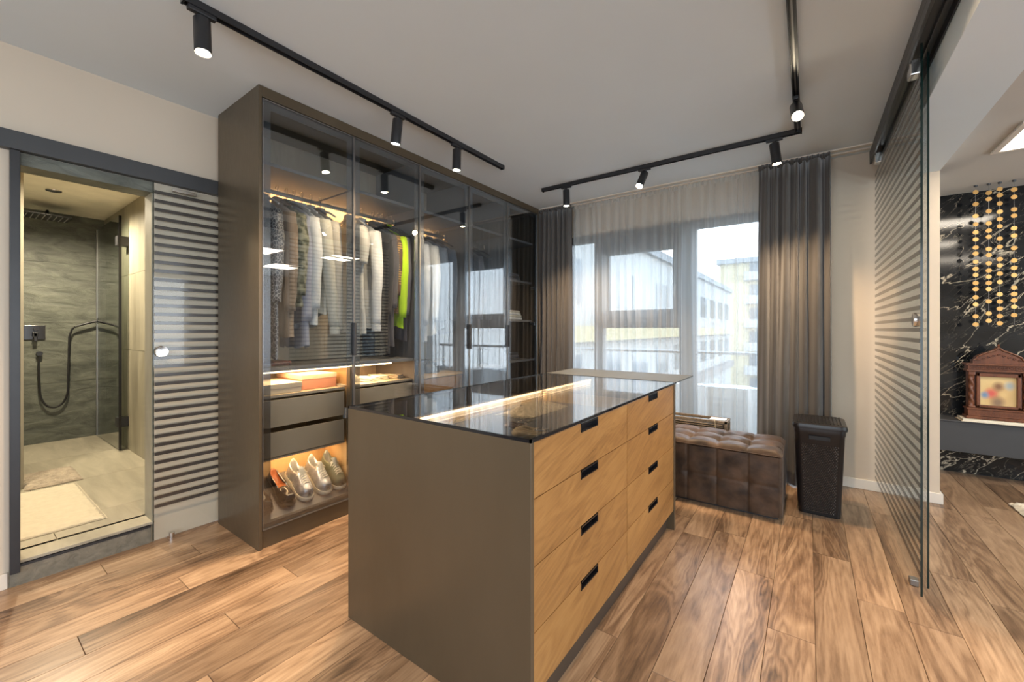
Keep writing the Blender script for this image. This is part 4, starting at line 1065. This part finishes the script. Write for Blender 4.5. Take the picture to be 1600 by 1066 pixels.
ld = [(rrect(hx0-tp-.012, hx1+tp+.012, hy0-tp-.014, hy1+.02, .04), .575), (rrect(hx0-tp-.014, hx1+tp+.014, hy0-tp-.016, hy1+.022, .04), .590), (rrect(hx0-tp-.010, hx1+tp+.010, hy0-tp-.012, hy1+.018, .04), .606), (rrect(hx0-tp+.012, hx1+tp-.012, hy0-tp+.010, hy1-.004, .035), .613)]
lid = part('lid', loft(MB(), ld), hsol, Hm, smooth=True)
rb = MB()
for i in range(13):
    x = hx0-.005+i*.0195; rb.tube([(x, hy0-.008, .612), (x, hy0+.04, .6155), (x, hy1-.04, .6155), (x, hy1-.015, .613)], .004, 6)
part('lid_ribs', rb, hsol, lid, smooth=True)

# ------------------------------------------------------------------ track lights
def track(name, a, b_, label):
    (xa, ya), (xb, yb) = a, b_
    mb = MB(); w_ = .017
    T = thing(name, ((xa+xb)/2, (ya+yb)/2, 2.6), label, 'track')
    if abs(xa-xb) < abs(ya-yb):
        y0, y1 = sorted((ya, yb)); x = xa
        mb.box(x-w_, x+w_, y0, y1, 2.594, 2.5995); mb.box(x-w_, x-w_+.006, y0, y1, 2.570, 2.594); mb.box(x+w_-.006, x+w_, y0, y1, 2.570, 2.594)
        ends = [BX(x-w_-.001, x+w_+.001, y-.004, y+.004, 2.568, 2.5995) for y in (y0, y1)]
        cc = BX(x-.004, x+.004, y0, y1, 2.588, 2.594)
    else:
        x0, x1 = sorted((xa, xb)); y = ya
        mb.box(x0, x1, y-w_, y+w_, 2.594, 2.5995); mb.box(x0, x1, y-w_, y-w_+.006, 2.570, 2.594); mb.box(x0, x1, y+w_-.006, y+w_, 2.570, 2.594)
        ends = [BX(x-.004, x+.004, y-w_-.001, y+w_+.001, 2.568, 2.5995) for x in (x0, x1)]
        cc = BX(x0, x1, y-.004, y+.004, 2.588, 2.594)
    part('channel', mb, black_m, T); part('conductor', cc, alu, T)
    for e_ in ends: part('end_cap', e_, blackgloss, T)
track('lighting_track', (-2.065, .575), (-2.065, 2.735), 'black ceiling light track running parallel to the wardrobe')
track('lighting_track', (-2.086, 3.41), (-.035, 3.41), 'black ceiling light track running across the window side')
track('lighting_track', (-.055, 3.39), (-.055, -.6), 'black ceiling light track running towards the camera above the walkway')
def head_thing(x, y, along, tilt, az, label):
    T = thing('track_spotlight', (x, y, 2.57), label, 'spotlight')
    ad = BX(x-.013, x+.013, y-.05, y+.05, 2.552, 2.572) if along == 'y' else BX(x-.05, x+.05, y-.013, y+.013, 2.552, 2.572)
    part('adapter', ad, black_m, T, bevel=.003)
    part('stem', MB().cyl((x, y, 2.53), (x, y, 2.553), .009, n=12), black_m, T, smooth=True)
    M = Matrix.Translation((x, y, 2.525)) @ Matrix.Rotation(az, 4, 'Z') @ Matrix.Rotation(tilt, 4, 'Y')
    part('barrel', MB().lathe([(0, .012), (.028, .012), (.031, .008), (.031, -.135), (.029, -.137), (.027, -.130), (.0, -.122)], 28, M), black_m, T, smooth=True)
    part('bulb', MB().lathe([(0, -.1225), (.0245, -.1305), (.0245, -.134), (0, -.134)], 20, M), lamp_e, T)
    p = M @ Vector((0, 0, -.150)); d = (M.to_3x3() @ Vector((0, 0, -1)))
    l_ = light('SPOT', p, P_SPOT, WARM, d.to_track_quat('-Z', 'Y').to_euler(), .022, spot=110, blend=.7)
S_ = [(-2.065, .64, 'y', .10, PI, 'black track spotlight nearest the camera, top left above the wardrobe end'),
      (-2.065, 1.655, 'y', -.16, PI, 'black track spotlight, middle one of the track along the wardrobe'),
      (-2.065, 2.185, 'y', .03, 0, 'black track spotlight, farthest of the track along the wardrobe'),
      (-1.83, 3.41, 'x', .05, -PI/2, 'black track spotlight above the left curtain'),
      (-1.10, 3.41, 'x', .55, PI/2-.30+PI+PI, 'black track spotlight tilted to the room above the sheer curtain'),
      (-.19, 3.41, 'x', -.12, 0, 'black track spotlight above the right end of the sheer curtain'),
      (-.055, 2.90, 'y', .8, PI/2+.10, 'black track spotlight tilted towards the camera at the corner of the track')]
def find(S):
    for s in S: head_thing(*s)
find(S_)

# ------------------------------------------------------------------ living area objects
C = thing('floating_console', (1.7, 5.02, .23), 'dark grey floating console below the black marble wall', 'console')
part('body', BX(.80, 2.5, 4.90, 5.149, .225, .475), plain('console_grey', (.035, .036, .038), .45), C, bevel=.002)
part('top_board', BX(.79, 2.5, 4.885, 5.149, .475, .483), plain('console_top_grey', (.05, .05, .052), .4), C, bevel=.001)
part('drawer_gap', BX(.80, 2.5, 4.898, 4.901, .468, .473), black_m, C)
bk = thing('open_book', (1.25, 4.96, .484), 'thin pale book lying under the carved wooden icon case', 'book')
part('cover', BX(1.02, 1.52, 4.87, 5.05, .4845, .489), plain('cream_cover', (.55, .48, .36), .6), bk, bevel=.001)
part('pages', BX(1.03, 1.51, 4.875, 5.045, .489, .507), plain('page_edges', (.68, .62, .50), .7), bk)
ic = thing('icon_case', (1.235, 4.97, .508), 'carved reddish wooden icon case with twisted columns and a blurred picture', 'icon case')
ix0, ix1, iy0, iy1, iz = 1.065, 1.405, 4.915, 5.015, .508
part('plinth', MB().box(ix0-.012, ix1+.012, iy0-.012, iy1, iz, iz+.022).box(ix0, ix1, iy0-.004, iy1, iz+.022, iz+.075).box(ix0-.008, ix1+.008, iy0-.010, iy1, iz+.075, iz+.088), carved_m, ic, bevel=.003)
part('back', BX(ix0+.01, ix1-.01, iy0+.04, iy1, iz+.088, iz+.385), carved_m, ic)
fr = MB(); fx0, fx1, fz0, fz1 = ix0+.05, ix1-.05, iz+.095, iz+.375
fr.box(fx0, fx0+.022, iy0+.006, iy0+.045, fz0, fz1); fr.box(fx1-.022, fx1, iy0+.006, iy0+.045, fz0, fz1); fr.box(fx0, fx1, iy0+.006, iy0+.045, fz0, fz0+.02); fr.box(fx0, fx1, iy0+.006, iy0+.045, fz1-.03, fz1)
part('picture_frame', fr, carved_m, ic, bevel=.004)
m, t, b = nt('blurred_painting'); setp(b, None, .4)
g = coords(t, (1, 1, 1), kind='Generated')
sp = t.nodes.new('ShaderNodeSeparateXYZ'); t.links.new(g, sp.inputs[0])
def blob(cx_, cz_, r, soft=.6):
    dx = math_(t, 'SUBTRACT', sp.outputs['X'], cx_); dz = math_(t, 'SUBTRACT', sp.outputs['Z'], cz_)
    d = math_(t, 'SQRT', math_(t, 'ADD', math_(t, 'MULTIPLY', dx, dx), math_(t, 'MULTIPLY', dz, dz)))
    return ramp(t, d, [(r*(1-soft), (1, 1, 1)), (r*(1+soft), (0, 0, 0))])
cc = mixc(t, blob(.5, .35, .30), (.62, .45, .20), (.50, .30, .12))
cc = mixc(t, blob(.33, .42, .15), cc, (.55, .10, .07)); cc = mixc(t, blob(.15, .35, .10), cc, (.15, .25, .38))
cc = mixc(t, blob(.52, .66, .13), cc, (.20, .10, .045)); cc = mixc(t, blob(.66, .38, .12), cc, (.60, .42, .18)); cc = mixc(t, blob(.5, .12, .16), cc, (.22, .14, .08)); cc = mixc(t, blob(.82, .7, .12), cc, (.30, .34, .34))
t.links.new(cc, b.inputs['Base Color'])
part('painting', BX(fx0+.02, fx1-.02, iy0+.028, iy0+.034, fz0+.018, fz1-.028), m, ic)
def twist(x, y, z0, z1, r, n=14, lev=40):
    vs = []
    for j in range(lev+1):
        z = z0+(z1-z0)*j/lev
        for k in range(n):
            a = 2*PI*k/n; rr = r*(1+.28*math.sin(2*a+j/lev*22)); vs.append((x+rr*math.cos(a), y+rr*math.sin(a), z))
    fs = [(j*n+k, j*n+(k+1) % n, (j+1)*n+(k+1) % n, (j+1)*n+k) for j in range(lev) for k in range(n)]
    return MB().add(vs, fs)
for x in (ix0+.024, ix1-.024):
    c_ = part('column', twist(x, iy0+.018, iz+.105, iz+.355, .014), carved_m, ic, smooth='full')
    part('capital', BX(x-.02, x+.02, iy0-.002, iy0+.038, iz+.355, iz+.385), carved_m, c_, bevel=.004)
    part('foot', BX(x-.02, x+.02, iy0-.002, iy0+.038, iz+.088, iz+.106), carved_m, c_, bevel=.004)
part('entablature', MB().box(ix0-.008, ix1+.008, iy0-.008, iy1, iz+.385, iz+.400).box(ix0, ix1, iy0, iy1, iz+.400, iz+.435).box(ix0-.014, ix1+.014, iy0-.014, iy1, iz+.435, iz+.450), carved_m, ic, bevel=.003)
xm = (ix0+ix1)/2; pp = []
for k in range(25):
    a = k/24; x = ix0+.03+(ix1-ix0-.06)*a; s = abs(a-.5)*2
    zz = iz+.450+.040+ .072*(1-s**1.4)+ (.018*max(0, 1-s*6)) if s < .86 else iz+.450+.030
    pp.append((x, zz))
part('pediment', MB().prism([(ix0+.03, iz+.45)] + pp + [(ix1-.03, iz+.45)], iy0+.004, iy1-.02, 'y'), carved_m, ic)
part('pediment_moulding', MB().tube([(a, iy0+.002, z) for a, z in pp], .007, 8), carved_m, ic, smooth=True)
part('finial', MB().lathe([(.0, 0), (.010, .004), (.006, .012), (.010, .02), (0, .032)], 12, Matrix.Translation((xm, iy0+.01, iz+.578))), carved_m, ic, smooth=True)
car = MB()
for k in range(9):   # carved scrolls on pediment and friezes
    x = ix0+.06+k*(ix1-ix0-.12)/8; s = abs(k-4)/4
    car.tube([(x+.010*math.cos(a)*(1-a/9), iy0+.001, iz+.478+.045*(1-s)+.010*math.sin(a)*(1-a/9)) for a in [q*.6 for q in range(12)]], .0025, 5)
for k in range(16):
    x = ix0+.018+k*(ix1-ix0-.036)/15
    for zc in (iz+.418, iz+.048): car.tube([(x+.007*math.cos(a), iy0-.003, zc+.010*math.sin(a)) for a in [q*.8 for q in range(9)]], .0022, 5)
part('carving', car, carved_m, ic, smooth=True)
# bead curtain strands
gold_m = plain('gold_disc', (.62, .36, .11), .38, .35)
disc = bpy.data.meshes.new('disc')
q = MB().lathe([(0, -.0015), (.0168, -.0015), (.0178, 0), (.0168, .0015), (0, .0015)], 12, Matrix.Rotation(PI/2, 4, 'X') )
disc.from_pydata(q.v, [], q.f); disc.materials.append(gold_m); disc.materials.append(black_m)
for p_ in disc.polygons:
    if sum(disc.vertices[i].co.y for i in p_.vertices)/len(p_.vertices) > .0002: p_.material_index = 1
SY = 4.93
for si, x in enumerate((1.112, 1.184, 1.243, 1.318, 1.395)):
    nm = ('leftmost', 'second from left', 'third from left', 'fourth from left', 'fifth, cut by the picture edge')[si]
    G = thing('disc_garland', (x, SY, 2.41), 'hanging string of gold discs before the black marble, '+nm, 'garland', 'gold disc garlands')
    part('thread', MB().cyl((x, SY, 1.27), (x, SY, 2.40), .0012, n=5), alu, G)
    part('ceiling_hook', MB().lathe([(.010, -.012), (.012, -.002), (.012, 0), (0, 0)], 12, Matrix.Translation((x, SY, 2.4095))), black_m, G)
    z = 2.355-.02*(si % 2); rr = random.Random(si)
    while z > 1.265:
        o = bpy.data.objects.new('disc', disc); COL.objects.link(o); o.parent = G; o.location = (0, 0, z-2.41); o.rotation_euler = (0, 0, rr.uniform(-.25, .25))
        z -= rr.choice((.050, .058, .066, .098))
# recessed light boxes in the living ceiling
def recess(x0, x1, y0, y1, z, label):
    T = thing('recessed_ceiling_light', ((x0+x1)/2, (y0+y1)/2, z), label, 'ceiling light')
    f_ = MB(); e = .035
    f_.box(x0, x1, y0, y0+e, z-.014, z); f_.box(x0, x1, y1-e, y1, z-.014, z); f_.box(x0, x0+e, y0+e, y1-e, z-.014, z); f_.box(x1-e, x1, y0+e, y1-e, z-.014, z)
    part('frame', f_, trim_m, T, bevel=.002)
    part('diffuser', BX(x0+e, x1-e, y0+e, y1-e, z-.006, z-.002), panel_e, T)
recess(.985, 1.6, 3.56, 4.08, 2.41, 'warm square ceiling light above the marble wall area')
recess(.985, 1.6, 2.35, 2.87, 2.36, 'square ceiling light at the right edge of the frame')
recess(1.2, 1.9, -1.6, -1.0, 2.36, 'added square fill light in the living ceiling behind the camera')  # this and the next two panels are unseen, added for fill light
recess(2.6, 3.3, 3.4, 4.0, 2.41, 'added square fill light deep in the living area out of view')
recess(1.6, 2.4, .6, 1.1, 2.36, 'added square fill light in the living area out of view to the right')
# shaggy rug corner
rx0, ry0 = 1.15, 3.75
def rugf(u, v):
    x = rx0+1.3*u; y = ry0+.66*v
    e = min(u*1.3, v*.66, (1-v)*.66); h = .028*min(1, e/.03+.2)
    return (x+.012*noise.noise(Vector((x*22, y*22, 1))), y+.012*noise.noise(Vector((x*22, y*22, 5))), .001+h*(.8+.6*noise.noise(Vector((x*55, y*55, 9)))))
R_ = thing('shag_rug', (1.8, 4.08, 0), 'cream shaggy rug whose corner shows at the right edge of the floor', 'rug')
part('backing', BX(rx0+.01, rx0+1.3, ry0+.01, ry0+.65, 0, .006), cream, R_)
o_ = part('pile', MB().grid(rugf, 160, 90), cloth('cream_shag', (.62, .56, .46), .95, .15), R_, smooth='full'); o_['kind'] = 'stuff'
